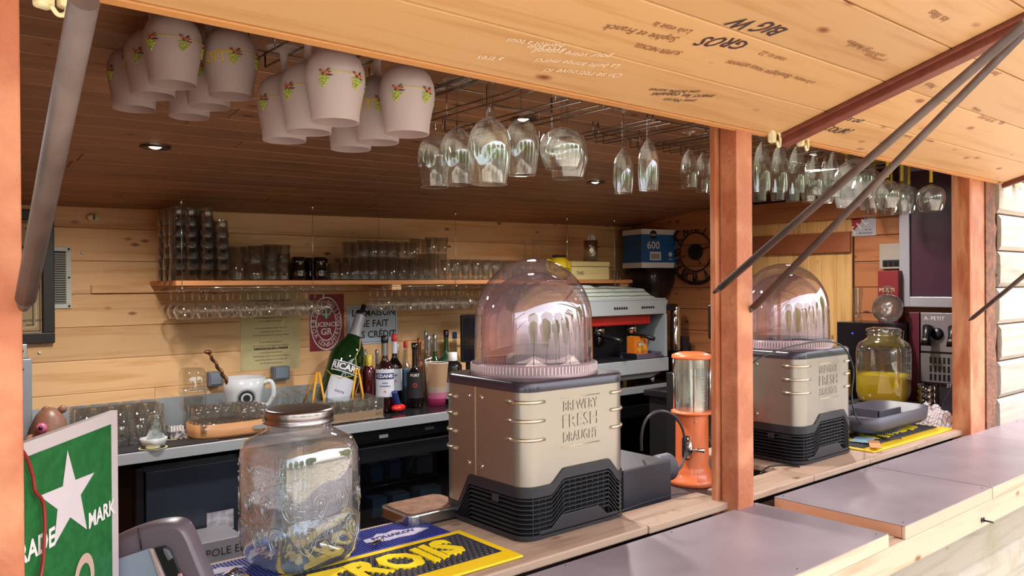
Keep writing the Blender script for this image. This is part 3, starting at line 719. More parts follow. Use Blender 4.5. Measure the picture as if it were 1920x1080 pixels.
    o_ = obj('ring_knurls', rb, mat('knurl_plastic', 'd6c6cc', .25), t); o_['kind'] = 'stuff'
    pr = [(.164, .43), (.1635, .48), (.162, .53)] + [(.162 * cos(R(a)), .54 + .172 * sin(R(a))) for a in range(3, 88, 5)] + [(.001, .712)]
    obj('dome', MB().lathe(pr, 72, (cx, cy, 0)), DOME, t)
    pr = [(.146, .435), (.146, .51)] + [(.144 * cos(R(a)), .525 + .15 * sin(R(a))) for a in range(3, 88, 7)] + [(.001, .675)]
    obj('dome_liner', MB().lathe(pr, 60, (cx, cy, 0)), thin('dome_liner', 'f2e8ec', refl=.26, edge=.4, power=1.6, gloss='f6e8f2', haze=.10), t)
    e = text_geo('B', .022, .0012); nrm = Vector((-CF.x, -CF.y, 0)).normalized(); uu = Vector((CF.y, -CF.x, 0)).normalized()
    a_ = R(72); o0 = Vector((cx, cy, .54)) + nrm * .163 * cos(a_) + Z3 * .173 * sin(a_); vv = (Z3 * cos(a_) * 1 + -nrm * sin(a_)).normalized()
    obj('top_mark', MB().add([o0 + uu * v.x + vv * v.y for v in e[0]], e[1]), WHT, t)
    return t
bm1 = beer_machine('beer dispenser with a clear dome in the centre, left of the middle post', (1.274, 1.478, 1.05))
bm2 = dup(bm1, (2.535, 1.475, 1.05), None, 'beer dispenser with a clear dome right of the middle post')

# ================================================================== BACK COUNTER
ZB = 1.03
DTOP = mat('dark_worktop', '2c2a30', .12, .2)
wt = thing('worktop', 'long dark back worktop with a bright steel front edge', 'worktop', (.1, 3.40, .99))
obj('top', MB().box((0, .004, .012), (4.38, .55, .04)), DTOP, wt); obj('steel_edge', MB().box((-.0, -.012, -.004), (4.38, .0035, .0402)), mat('edge_steel', 'b4b8be', .35, .45, bump=(30, .03)), wt, bevel=.002)
one('splashback', MB().box((.1, YB - .012, 1.031), (2.0, YB - .002, 1.165)), mat('splash_steel', 'bcc4cc', .35, .5, bump=(30, .05)), 'brushed steel splashback behind the pressed glasses', 'splashback')
def xy(qx, Y): p = P(qx, 600, Y=Y); return p.x, p.y
# fridges below
def fridge(label, qa, qb, glass, Yf=3.44):
    a, b = P(qa, 850, Y=Yf).x, P(qb, 850, Y=Yf).x; W_ = b - a; t = thing('bar_fridge', label, 'fridge', (a, Yf, .14))
    FR = mat('fridge_black', '16161a', .3); H = .83; 
    obj('cabinet', MB().box((0, .05, 0), (W_, .06 + .0, H)).box((0, .05, 0), (.02, .48, H)).box((W_ - .02, .05, 0), (W_, .48, H)).box((0, .05, H - .02), (W_, .48, H)).box((0, .46, 0), (W_, .48, H)) if not glass else
        MB().box((0, .03, 0), (.02, .48, H)).box((W_ - .02, .03, 0), (W_, .48, H)).box((0, .03, H - .06), (W_, .48, H)).box((0, .46, 0), (W_, .48, H)).box((0, .03, 0), (W_, .48, .03)), FR, t)
    if not glass:
        obj('door', MB().box((.035, .0, .04), (W_ - .02, .048, H - .035)), mat('fridge_panel', '20242c', .25, noise=(4, .5, '2a303c')), t, bevel=.004)
        obj('hinge_strip', MB().box((0, .01, .02), (.03, .05, H - .02)), FR, t, bevel=.003)
    else:
        d = obj('door', MB().box((.02, 0, .04), (.075, .03, H - .075)).box((W_ - .075, 0, .04), (W_ - .02, .03, H - .075)).box((.075, 0, H - .15), (W_ - .075, .03, H - .075)).box((.075, 0, .04), (W_ - .075, .03, .1)), FR, t, bevel=.003)
        obj('pane', MB().box((.075, .012, .1), (W_ - .075, .016, H - .15)), thin('fridge_pane', tint='a8b4bc', refl=.12, edge=.5), d)
        obj('back_liner', MB().box((.02, .44, .03), (W_ - .02, .458, H - .06)), mat('fridge_liner', '50586a', .5), t)
        for z_ in (.18, .36, .54):
            for i in range(9): obj('shelf_wire', MB().tube([(.02 + (W_ - .04) * i / 8, .06, z_), (.02 + (W_ - .04) * i / 8, .44, z_)], .0022, 5), WIRE, t)
            obj('shelf_rail', MB().tube([(.02, .06, z_), (W_ - .02, .06, z_)], .004, 6), WIRE, t)
    return t, a, b
f1, fa, fb = fridge('black bar fridge with a solid door under the left worktop', 256, 462, False)
obj('sticker', MB().box((0, -.001, 0), (.115, 0, .085)), mat('torn_sticker', 'b0b0b8', .7, noise=(30, .3, '7a7a84')), f1, P(388, 1000, Y=3.44) - f1.location)
f2, ga, gb = fridge('black bar fridge with a glass door under the bottles', 650, 880, True)
obj('badge', MB().box((0, -.002, 0), (.05, .001, .016)), WHITE, f2, P(711, 822, Y=3.47) - f2.location)
text('liebe', .03, mat('grey_print2', '9a9aa0', .5), f2, P(805, 802, Y=3.468) - f2.location, X3, Z3)
for i, (qx, w_, c_, zz) in enumerate([(705, .09, 'd8dce4', .36), (745, .11, 'e8ecf0', .36), (800, .14, 'dfe4ea', .36), (722, .12, 'c8d0dc', .18), (700, .07, '8ab0d0', .54), (735, .07, '88a0c8', .54), (790, .1, 'cfd4da', .54)]):
    x_ = P(qx, 900, Y=3.6).x; one('drink_carton', MB().box((x_ - w_ / 2, 3.56, .14 + zz + .003), (x_ + w_ / 2, 3.68, .14 + zz + .1)), mat('carton_' + c_, c_, .5), '%s %s pack inside the glass-door fridge' % (['white', 'wide white', 'widest white', 'low grey', 'small blue', 'second small blue', 'upper grey'][i], ['carton'] [0]), 'carton', 'packs in the fridge', bevel=.006)
f3, _, _ = fridge('dark fridge under the coffee machine right of the centre dispenser', 1075, 1262, True, 3.46)
x_ = P(365, 1030, Y=3.3).x
gb_ = thing('metal_drawer_box', 'grey metal box with faint lettering before the left fridge', 'box', (x_, 3.22, .14))
w_ = P(456, 1030, Y=3.22).x - P(365, 1030, Y=3.22).x; zz = P(410, 1012, Y=3.22).z - .14
gb_.location.x = P(365, 1030, Y=3.22).x
obj('body', MB().box((0, 0, 0), (w_, .2, zz)), mat('grey_metal_box', '8a8890', .45, .3), gb_, bevel=.004); text('POLE EM', .045, INK, gb_, (w_ * .66, -.001, zz - .05), X3, Z3)

# ------------------------------------------------------------------ things on the back wall
def onwall(qx, qy): return P(qx, qy, Y=YB)
def wallrect(name, label, cat, q0, q1, m, th=.006, bevel=0, off=.0):
    a, b = onwall(*q0), onwall(*q1); t = thing(name, label, cat, (a.x, YB - off, b.z)); w_, h_ = b.x - a.x, a.z - b.z
    return t, w_, h_
t, w_, h_ = wallrect('licence_notice', 'cream typed notice on the back wall under the hanging balloon glasses', 'notice', (450, 548), (563, 688), PAPERC)
obj('sheet', MB().box((0, -.002, 0), (w_, 0, h_)), PAPERC, t)
text('LICENCES  IIIe ET IVe', .026, INK, t, (w_ / 2, -.0025, h_ * .87), X3, Z3, bold=.0006)
for i in range(16):
    if i in (4, 8): continue
    mbx = MB(); z_ = h_ * .76 - i * .018; rnd = random.Random(i)
    text(' '.join('loi du debit des boissons article code sante publique vente'.split()[(i * 3 + j) % 9] for j in range(5 + i % 3)), .012, mat('small_print', '6a5c40', .7), t, (w_ / 2, -.0025, z_), X3, Z3)
text('REPRESSION DE L IVRESSE', .016, INK, t, (w_ / 2, -.0025, h_ * .27), X3, Z3, bold=.0005)
t, w_, h_ = wallrect('licence_sign', 'dark red oval drinks licence sign on the back wall', 'sign', (580, 552), (645, 655), RED)
obj('plate', MB().box((0, -.003, 0), (w_, 0, h_)), mat('sign_red', '8c2430', .5), t)
cc = Vector((w_ * .47, -.0032, h_ * .48)); m_ = MB(); k_ = w_ * .44 / (h_ * .46)
ring(m_, cc, X3, Z3, h_ * .45, h_ * .475, sx=k_); ring(m_, cc, X3, Z3, h_ * .29, h_ * .31, sx=k_); obj('oval_rings', m_, WHT, t)
obj('emblem', disc(MB(), cc + Z3 * h_ * .16, X3, Z3, .024), mat('sign_green', '2c6a4a', .5), t)
m_ = MB(); m_.box((cc.x - .004, -.0045, cc.z + h_ * .16 - .02), (cc.x + .004, -.0035, cc.z + h_ * .16 + .02)).box((cc.x - .02, -.0045, cc.z + h_ * .16 - .004), (cc.x + .02, -.0035, cc.z + h_ * .16 + .004)); obj('cross', m_, WHT, t)
text('LICENCE', .034, WHT, t, cc + Z3 * h_ * -.02, X3, Z3, bold=.0006); text('GR', .05, WHT, t, cc - Z3 * h_ * .15, X3, Z3, bold=.001)
def arc_text(s_, size, cc, rx, rz_, a0, da, m, parent, flip=1):
    mb = MB()
    for i, ch in enumerate(s_):
        a = a0 + da * i; p = cc + X3 * rx * cos(a) + Z3 * rz_ * sin(a); tx = Vector((-sin(a), 0, cos(a))) * (-1 if da < 0 else 1); up = Vector((cos(a), 0, sin(a))) * (1 if da < 0 else -1)
        text(ch, size, m, parent, p, tx, up, mb=mb)
    obj('lettering', mb, m, parent)
arc_text('DEBIT DE BOISSONS', .034, cc, w_ * .36, h_ * .375, R(200), R(-13.5), WHT, t)
arc_text('A CONSUMIR', .034, cc, w_ * .36, h_ * .375, R(215), R(13), WHT, t)
t, w_, h_ = wallrect('credit_sign', 'pale blue plate about credit on the back wall behind the big green bottle', 'sign', (650, 573), (745, 642), WHITE)
obj('plate', MB().box((0, -.004, 0), (w_, 0, h_)), mat('pale_blue_plate', 'bcc8dc', .4), t, bevel=.002)
m_ = MB()
for a, b in (((.012, .012), (w_ - .012, .014)), ((.012, h_ - .014), (w_ - .012, h_ - .012)), ((.012, .012), (.014, h_ - .012)), ((w_ - .014, .012), (w_ - .012, h_ - .012))): m_.box((a[0], -.0048, a[1]), (b[0], -.0042, b[1]))
obj('border', m_, mat('navy_print', '20284c', .5), t)
for i, s_ in enumerate(('LA MAISON', 'NE FAIT', 'PAS CRÉDIT')): text(s_, .054, INK, t, (w_ / 2 + .005, -.0045, h_ * (.80 - .28 * i)), X3, Z3, bold=.001)
a, b = onwall(170, 535), onwall(330, 548)
one('wood_batten', MB().box((a.x, YB - .016, b.z), (P(640, 540, Y=YB).x, YB, a.z)), W_BACK, 'thin pine batten nailed on the back wall left of the shelf', 'batten', bevel=.002)
t, w_, h_ = wallrect('wall_vent', 'white louvred vent grille beside the framed poster', 'vent', (84, 462), (134, 578), WHITE)
obj('frame', MB().box((0, -.008, 0), (w_, 0, .02)).box((0, -.008, h_ - .02), (w_, 0, h_)).box((w_ - .022, -.008, .02), (w_, 0, h_ - .02)).box((0, -.008, .02), (.02, 0, h_ - .02)), mat('vent_white', 'c8ccc4', .4), t, bevel=.002)
obj('recess', MB().box((.02, -.002, .02), (w_ - .022, 0, h_ - .02)), BLACKM, t)
for i in range(22):
    z_ = .022 + i * (h_ - .046) / 22
    obj('slat', MB().box((.02, -.007, z_), (w_ - .022, -.003, z_ + .006)), mat('vent_slat', '8a8880', .4), t)
for z_ in (.01, h_ / 2, h_ - .01): obj('screw', MB().ball((w_ - .01, -.009, z_), .005, 8, 5), BLACK, t)
p = onwall(173, 408); t = thing('wall_sensor', 'small round white sensor high on the back wall', 'sensor', p)
obj('housing', MB().ball((0, -.012, 0), .026, 18, 10, (1, .8, .75)), CREAM, t); obj('clip', MB().box((-.004, -.035, -.012), (.004, -.024, .012)), GREY, t)
for i, (qx, qy, c_) in enumerate([(154, 474, 'white'), (74, 661, 'small steel')]):
    one('wall_hook', MB().ball((0, 0, 0), .007, 10, 6, (1, .7, 1)), WHITE, ['small white screw cap on the back wall right of the vent', 'small screw cap low on the back wall left of the grey box'][i], 'screw cap', loc=onwall(qx, qy) - Y3 * .004)
# framed poster on the left
t, w_, h_ = wallrect('framed_poster', 'large beige poster in a thick dark frame on the far left of the back wall', 'picture', (5, 392), (101, 642), BLACK)
FD = mat('dark_frame', '1c1414', .4)
obj('frame', MB().box((0, -.03, 0), (w_, 0, .045)).box((0, -.03, h_ - .045), (w_, 0, h_)).box((w_ - .045, -.03, .045), (w_, 0, h_ - .045)).box((0, -.03, .045), (.045, 0, h_ - .045)), FD, t, bevel=.003)
obj('print', MB().box((.04, -.012, .04), (w_ - .04, -.002, h_ - .04)), mat('beige_print', 'a8906c', .6), t)
for i_, (d_, c_) in enumerate(((.052, '5a3a20'), (.066, 'c8b48c'), (.078, '2a2018'))):
    m_ = MB(); e = .004
    m_.box((d_, -.0128, d_), (w_ - d_, -.0125, d_ + e)).box((d_, -.0128, h_ - d_ - e), (w_ - d_, -.0125, h_ - d_)).box((w_ - d_ - e, -.0128, d_), (w_ - d_, -.0125, h_ - d_)); obj('border_line', m_, mat('line' + c_, c_, .6), t)
text('aperitif anise', .02, INK, t, (w_ * .55, -.0126, .10), X3, Z3); text('V', .16, INK, t, (w_ * .62, -.0126, h_ * .62), X3, Z3, bold=.003)
# grey box under the poster
a = P(60, 690, Y=3.5); t = thing('sheet_metal_box', 'grey sheet metal box on the left end of the worktop', 'box', (a.x - .25, 3.5, 1.031))
h_ = zt(a.x, 3.5, 672) - 1.031
obj('body', MB().box((0, 0, 0), (.25, .3, h_)), mat('grey_sheet', '8c9098', .45, .5), t, bevel=.004); obj('bracket', MB().box((.15, .0, h_), (.235, .012, h_ + .055)), STEEL, t, bevel=.002)
for z_ in (.08, h_ - .04, h_ + .03): obj('bolt', MB().ball((.215, -.003, z_), .008, 10, 6), BLACK, t)
# sockets
for i, (q0, q1) in enumerate((((386, 697), (412, 722)), ((507, 687), (537, 710)))):
    t, w_, h_ = wallrect('wall_socket', ['grey wall socket behind the twisted spoon', 'grey wall socket under the cream notice'][i], 'socket', q0, q1, GREY)
    obj('body', MB().box((0, -.045, 0), (w_, 0, h_)), mat('socket_grey', '6c7686', .4), t, bevel=.006); obj('lid', MB().box((.008, -.05, .01), (w_ - .008, -.045, h_ - .008)), mat('socket_lid', '7c8696', .4), t, bevel=.003)

# ------------------------------------------------------------------ the shelf and what it holds
ZS = 1.716
sx0, sx1 = P(330, 525, Y=3.56).x, P(1186, 522, Y=3.56).x
shf = thing('wall_shelf', 'long pine shelf full of glasses hung from the ceiling on wires', 'shelf', (sx0, 3.56, ZS))
obj('board', MB().box((0, 0, -.022), (sx1 - sx0, .385, 0)), W_SHELF, shf, bevel=.002)
for qx in (341, 587, 855, 1064, 1153):
    x = P(qx, 450, Y=3.55).x; zc = ceil_z(x, 3.55)
    obj('cable', MB().tube([(x - sx0, -.006, -.03), (x - sx0, -.006, zc - ZS)], .0012, 5), CHROME, shf)
    obj('cable_clamp', MB().cyl((x - sx0, -.006, zc - ZS - .06), .005, .028, 8), CHROME, shf); obj('cable_clamp', MB().ball((x - sx0, -.006, -.032), .006, 8, 6), CHROME, shf)
obj('joint_block', MB().box((P(735, 530, Y=3.56).x - sx0, .0, -.05), (P(752, 530, Y=3.56).x - sx0, .3, -.023)), W_BACK, shf); obj('end_block', MB().box((sx1 - sx0 - .09, .03, -.045), (sx1 - sx0 - .01, .3, -.023)), W_BACK, shf)
def tumbler(r, h, taper=.86, seg=16, up=True):
    pr = [(r * taper, 0), (r * taper * 1.01, .006), (r, h), (r - .0018, h), (r * taper - .002, .009), (.001, .009)]
    if not up: pr = [(a, h - z_) for a, z_ in pr]
    return MB().lathe(pr, seg, cap0=up).mesh('tumbler')
def gl(name, me, m, x, y, z_, label, group, rz=0):
    o = obj(name, me, m, None, (x, y, z_)); o.rotation_euler = (0, 0, rz); return tag(o, label, 'glass', group)
STK = thin('stacked_glass', tint='e8e9e8', refl=.08, edge=.65, power=2.4, haze=.05)
ME_T = tumbler(.036, .078, .84, up=False)
for c_, (qx, n) in enumerate(((333, 6), (357, 6), (386, 6), (415, 5))):
    x = P(qx, 500, Y=3.61).x
    for r_ in range(3):
        nn = n - (1 if r_ == 1 and c_ % 2 else 0)
        for k in range(nn):
            gl('tumbler', ME_T, STK, x + random.uniform(-.003, .003), 3.61 + r_ * .085, ZS + k * .0495,
               'clear tumbler, %s from the bottom, %s stack from the left, %s row' % (ORD[k], ORD[c_], ['front', 'middle', 'rear'][r_]), 'stacked tumblers at the left end of the shelf')
ME_P = tumbler(.042, .155, .72); ME_S = tumbler(.034, .085, .8); ME_L = tumbler(.027, .145, .9, 14); ME_G = tumbler(.037, .085, .85)
SMK = thin('tinted_beer_glass', tint='8c8c90', refl=.12, edge=.8)
for c_, qx in enumerate((444,)):
    for r_ in range(3):
        gl('beer_glass', ME_P, GLB, P(qx, 500, Y=3.61).x, 3.61 + r_ * .1, ZS + .001, 'tall beer glass, %s one beside the tumbler stacks' % ['front', 'middle', 'rear'][r_], 'beer glasses on the shelf')
for r_ in range(3):
    x = P(478, 500, Y=3.61).x
    for k in range(2): gl('straight_glass', tumbler(.038, .08, .9) if (r_, k) == (0, 0) else bpy.data.meshes['tumbler'] if False else ME_G, GLB, x, 3.61 + r_ * .1, ZS + .001 + k * .0745, 'clear stacked glass, %s of the %s pair left of the green tumblers' % (['lower', 'upper'][k], ['front', 'middle', 'rear'][r_]), 'stacked pairs left of the green tumblers')
for c_, qx in enumerate((507, 530)):
    for r_ in range(3):
        for k in range(3 if c_ else 3):
            gl('green_tumbler', ME_G, GLG, P(qx, 500, Y=3.62).x, 3.62 + r_ * .09, ZS + .001 + k * .042, 'green tumbler, %s from the bottom, %s stack, %s row' % (ORD[k], ['left', 'right'][c_], ['front', 'middle', 'rear'][r_]), 'green tumblers on the shelf')
cur = [(.030, 0), (.037, .02), (.036, .05), (.030, .085), (.032, .112), (.030, .112), (.027, .085), (.032, .03), (.001, .012)]
ME_C = MB().lathe(cur, 20, cap0=True).mesh('curved')
for k, (qx, y_, m_) in enumerate([(599, 3.60, GLK), (582, 3.68, GLK), (560, 3.60, GLB), (556, 3.72, GLB), (603, 3.74, GLK)]):
    gl('curved_glass', ME_C, m_, P(qx, 500, Y=y_).x, y_, ZS + .001, ['smoky dark curved glass at the front of the shelf', 'smoky dark glass half behind the front one', 'clear curved glass left of the smoky ones', 'clear curved glass behind, right of the green tumblers', 'rear smoky dark glass on the shelf'][k], 'curved glasses on the shelf')
k = 0
for qx in (624, 644):
    for y_ in (3.60, 3.69): gl('low_tumbler', ME_S, GLB, P(qx, 500, Y=y_).x, y_, ZS + .001, 'small low tumbler, %s of four right of the smoky glasses' % ORD[k], 'low tumblers right of the smoky glasses'); k += 1
k = 0
ME_L2 = tumbler(.028, .115, .9, 14)
PR_ = mat('red_glass_print', 'a83430', .5)
for qx in (664, 681, 698, 715, 733, 752, 771, 790, 808, 829):
    for r_, y_ in enumerate((3.60, 3.68, 3.76)):
        tall = qx > 674
        gl('long_drink_glass', ME_L if (tall and qx > 800) else ME_L2, GLB, P(qx, 500, Y=3.60).x, y_, ZS + .001, 'straight long drink glass, %s column from the left, %s row' % (ORD[k], ['front', 'middle', 'rear'][r_]), 'long drink glasses on the shelf')
        if tall and r_ != 1 and qx not in (790,): gl('long_drink_glass', ME_S, GLB, P(qx, 500, Y=3.60).x, y_, ZS + (.148 if qx > 800 else .118), 'small tumbler standing on the %s column of long drink glasses, %s row' % (ORD[k], ['front', 'middle', 'rear'][r_]), 'tumblers on top of the long drink glasses')
    k += 1
ME_F = MB().lathe([(.024, 0), (.026, .008), (.022, .02), (.03, .07), (.034, .115), (.032, .115), (.028, .07), (.02, .03), (.001, .02)], 16, cap0=True).mesh('flared')
k = 0
for qx in (853, 872, 891, 910, 929, 948, 966, 983):
    for r_, y_ in enumerate((3.60, 3.69)):
        gl('flared_glass', ME_F, GLB, P(qx, 500, Y=3.60).x, y_, ZS + .001, 'flared beer glass, %s from the left, %s row, behind the dome' % (ORD[k], ['front', 'rear'][r_]), 'flared glasses on the shelf')
    k += 1
for k, (qx, y_) in enumerate([(985, 3.78), (1000, 3.72), (1016, 3.66)]):
    x = P(qx, 500, Y=y_).x; t = thing('stem_glass', ['leftmost small stem glass on the shelf above the dome', 'middle of three small stem glasses on the shelf above the dome', 'rightmost of three small stem glasses on the shelf above the dome'][k], 'glass', (x, y_, ZS + .001), 0, 'small stem glasses on the shelf')
    H = zt(x, y_, 452) - ZS; obj('bowl', MB().lathe([(.03, 0), (.034, .03), (.026, .06), (.004, .075)], 16), GLB, t); obj('stem', MB().lathe([(.003, .075), (.003, H - .006), (.032, H), (.001, H + .001)], 14), GLB, t)
# round yellow jug
x, y_ = xy(1049, 3.66); t = thing('yellow_jug', 'round yellow jug with black lettering on the shelf behind the dome', 'jug', (x, y_, ZS + .001)); r_ = .078
obj('body', MB().ball((0, 0, .074), r_, 28, 16, (1, 1, .95)), YEL, t); obj('mouth', MB().lathe([(.02, .138), (.045, .146), (.043, .155), (.036, .150)], 20), BLACK, t)
obj('handle', MB().tube(bez([(-.07, 0, .12), (-.10, 0, .12), (-.10, 0, .07), (-.075, 0, .05)], 5), .008), YEL, t)
text_round('RICARD', .030, INK, t, lambda z_: r_ * .99, .062, math.atan2(-y_, -x) + .25, bold=.0008)
# wooden box, cutlery pot
x, y_ = xy(1128, 3.60); x0 = P(1073, 500, Y=3.60).x; hh = zt(x, 3.60, 491) - ZS
t = thing('wooden_box', 'pale wooden lidded box on the right part of the shelf', 'box', (x0, 3.60, ZS + .001)); ww = P(1142, 500, Y=3.60).x - x0
PBW = wood('pale_box_wood', 'd8c890', 'c4b078', knots=.01); obj('body', MB().box((0, 0, 0), (ww, .13, hh * .7)), PBW, t, bevel=.002); obj('lid', MB().box((-.003, -.003, hh * .73), (ww + .003, .133, hh)), PBW, t, bevel=.002)
text('THES', .03, INK, t, (.07, -.0012, hh * .35), X3, Z3)
x, y_ = xy(1108, 3.655); t = thing('stick_pot', 'shiny metal pot of white stirring sticks on the wooden box', 'pot', (x, y_, ZS + hh + .003)); h2 = zt(x, y_, 452) - ZS - hh
obj('pot', MB().lathe([(.045, 0), (.046, h2), (.043, h2), (.043, .01), (.001, .008)], 24, cap0=True), mat('hammered_pot', 'c0b8a8', .18, 1., bump=(90, .5)), t)
for i in range(22):
    a = random.uniform(0, 6.28); q = random.uniform(.005, .034); obj('stick', MB().tube([(q * .6 * cos(a), q * .6 * sin(a), .02), (q * cos(a) * 1.2, q * sin(a) * 1.2, h2 + random.uniform(.02, .04))], .005, 6), WHT, t)
for k, qx in enumerate((1150, 1160, 1170)):
    gl('shot_glass', tumbler(.016, .06, .8, 12), GLB, P(qx, 500, Y=3.6).x, 3.6 + .02 * k, ZS + .001, ['left', 'middle', 'right'][k] + ' shot glass of three beside the wooden box', 'shot glasses by the wooden box')

# racks of balloon glasses under the shelf
def under(label, grp, xs, qy, Y, D, bowlh, H, rows, nm):
    ztop = ZS - .028; pr = wine(D, H, bowlh, 'balloon'); bm_, sm_ = MB().lathe(pr[:8], 16).tube([(pr[0][0] * cos(i * pi / 8), pr[0][0] * sin(i * pi / 8), 0) for i in range(16)], .0013, 4, True).mesh('b'), MB().lathe(pr[8:] + [(.001, H + .001)], 10).mesh('s')
    for c_, x in enumerate(xs):
        for r_ in range(rows):
            t = thing('balloon_glass', '%s balloon glass from the left, %s row, %s' % (ORD[c_], ['front', 'second', 'third', 'rear'][r_], nm), 'glass', (x, Y + r_ * (D + .004), ztop - .012 - H), 0, grp)
            obj('bowl', bm_, GLH, t); obj('stem', sm_, GLH, t)
    rk = thing('under_shelf_rack', label, 'glass rack', (xs[0], Y - .05, ztop))
    step = (xs[-1] - xs[0]) / (len(xs) - 1)
    for i in range(len(xs) + 1):
        x = (i - .5) * step; obj('wire', MB().tube([(x, 0, -.003), (x, 0, -.02), (x, rows * (D + .004) + .02, -.02)], .0018, 5), CHROME, rk)
        obj('wire', MB().tube([(x + .01, 0, -.02), (x + .01, rows * (D + .004) + .02, -.02)], .0018, 5), CHROME, rk)
    obj('front_bar', MB().tube([(-.5 * step, 0, -.003), (xs[-1] - xs[0] + .5 * step, 0, -.003)], .002, 6), CHROME, rk)
a, b = P(346, 590, Y=3.61).x, P(607, 585, Y=3.61).x
under('wire rack screwed under the left half of the shelf', 'balloon glasses under the left half of the shelf', [a + (b - a) * i / 7 for i in range(8)], 0, 3.61, .090, .068, .128, 3, 'left half under shelf')
a, b = P(722, 575, Y=3.61).x, P(900, 575, Y=3.61).x
under('wire rack screwed under the right half of the shelf', 'balloon glasses under the right half of the shelf', [a + (b - a) * i / 7 for i in range(8)], 0, 3.61, .074, .063, .118, 3, 'right half under shelf')

# ================================================================== THINGS ON THE BACK WORKTOP
Z1 = ZB + .0015
def bottle(label, qx, Y, qtop, wpx, glass, cap, name='bottle', neck=.3, labelm=None, lz=(.18, .55), words=(), capH=.09, shoulder=.16, group='bottles on the worktop', base=None, neckm=None, rn=.33):
    x, y = xy(qx, Y); z0 = base if base is not None else Z1; p = (x, y, z0); H = zt(x, y, qtop) - z0; r = wm(wpx, (x, y, z0 + .1)) / 2
    t = thing(name, label, 'bottle', p, math.atan2(-y, -x), group); ns = H * (1 - neck - shoulder); nr = r * rn
    pr = [(r * .9, 0), (r, .008), (r, ns)] + [(nr + (r - nr) * (1 + cos(pi * i / 6)) / 2, ns + H * shoulder * i / 6) for i in range(1, 7)] + [(nr, H * (1 - capH))]
    obj('body', MB().lathe(pr, 22, cap0=True), glass, t)
    obj('cap', MB().lathe([(nr * 1.12, H * (1 - capH) - .006), (nr * 1.18, H * (1 - capH) + .004), (nr * 1.15, H - .002), (.001, H)], 16), cap, t)
    if neckm: obj('neck_foil', MB().lathe([(nr * 1.06, ns + H * (shoulder + .03)), (nr * 1.06, H * (1 - capH) - .004)], 16), neckm, t)
    if labelm:
        k = 14; vs = []
        for zz in (H * lz[0], H * lz[1]):
            for i in range(k + 1): a = -1.25 + 2.5 * i / k; vs.append(((r + .0008) * cos(a), (r + .0008) * sin(a), zz))
        obj('label', MB().add(vs, [(i, i + 1, k + 2 + i, k + 1 + i) for i in range(k)], True), labelm, t)
    lp_ = [c for c in t.children if c.name.startswith('label')]
    for s_, zf, sz, m_ in words: text_round(s_, sz, m_, lp_[0] if lp_ else t, lambda z_: r + .0006, H * zf, 0, bold=.0004)
    return t, r, H
DARK = mat('dark_bottle_glass', '120c10', .06, coat=.6); REDL = mat('red_liquor', '4a1016', .08, coat=.6); GRN = mat('green_bottle_glass', '123a1c', .06, coat=.6)
BRN = mat('brown_bottle_glass', '2a0f10', .06, coat=.6); LBL = mat('white_label', 'd2d6e2', .5); NAVY = mat('navy_print2', '1c2c6a', .5); SILV = mat('silver_foil', 'a8aab0', .3, .8); REDP = mat('red_print', 'c02c2c', .5)
CLB = thin('clear_bottle_glass', tint='e4e8e6', refl=.12, edge=.7, haze=.08)
b1, r1, H1 = bottle('tall brown aperitif bottle with a blue and white label at the front', 721, 3.62, 628, 36, BRN, BLACK, labelm=LBL, lz=(.20, .56), neckm=SILV, words=[('CDANIS', .47, .026, LBL), ('PASTIS', .38, .010, NAVY), ('DE MARSEILLE', .34, .009, NAVY), ('45', .27, .014, REDP)])
k = 14; obj('label_band', MB().add([((r1 + .0013) * cos(-1.1 + 2.2 * i / k), (r1 + .0013) * sin(-1.1 + 2.2 * i / k), H1 * zz) for zz in (.43, .51) for i in range(k + 1)], [(i, i + 1, k + 2 + i, k + 1 + i) for i in range(k)], True), NAVY, b1)
text_round('CDANIS', .024, WHT, b1, lambda z_: r1 + .0012, H1 * .47, 0, bold=.0006)
bottle('red liqueur bottle with a yellow cap beside the green giant bottle', 690, 3.66, 664, 25, REDL, mat('yellow_cap', 'c8b040', .35), neck=.16, shoulder=.16, capH=.20, rn=.5)
bottle('dark vermouth bottle with a red cap behind the blue-labelled bottle', 739, 3.75, 626, 29, DARK, REDP, labelm=LBL, lz=(.22, .52), neckm=LBL, words=[('Mar', .44, .022, INK), ('tini', .36, .022, REDP)])
bottle('black port bottle with a red round seal', 777, 3.64, 642, 32, DARK, DARK, labelm=BLACKM, lz=(.15, .55), words=[('PORT', .50, .020, WHT), ('o', .36, .05, REDP)], neck=.36)
bottle('dark bottle with white cap and pale label left of the beer dispenser', 848, 3.62, 660, 36, DARK, WHITE, labelm=LBL, lz=(.10, .42), neck=.14, shoulder=.14, words=[('212', .52, .03, WHT)], capH=.16, rn=.42)
for qx, y_, tp, wp, g_, c_, lab in [(745, 3.86, 645, 22, CLB, WHITE, 'clear bottle with white cap behind the red-capped bottle'), (760, 3.82, 640, 24, CLB, REDP, 'clear bottle with red cap behind the port'),
                                    (786, 3.86, 634, 24, mat('copper_liquor', '7a4028', .1, coat=.5), mat('copper_cap', 'b8684a', .3, .7), 'copper-coloured bottle in the back row'), (803, 3.80, 628, 26, CLB, SILV, 'clear bottle with silver neck behind the plastic cup'),
                                    (815, 3.84, 626, 25, GRN, SILV, 'green bottle with long silver neck behind the plastic cup'), (798, 3.90, 620, 20, CLB, SILV, 'rearmost clear bottle with silver cap'),
                                    (836, 3.80, 618, 32, GRN, DARK, 'wide green bottle in the back row left of the black screen'), (852, 3.84, 622, 28, CLB, mat('blue_cap', '3a6aa8', .35), 'clear bottle with a blue cap beside the black screen'), (706, 3.88, 655, 20, DARK, SILV, 'dark narrow bottle behind the blue-labelled bottle')]:
    bottle(lab, qx, y_, tp, wp * .85, g_, c_, neckm=SILV if c_ is SILV else None)
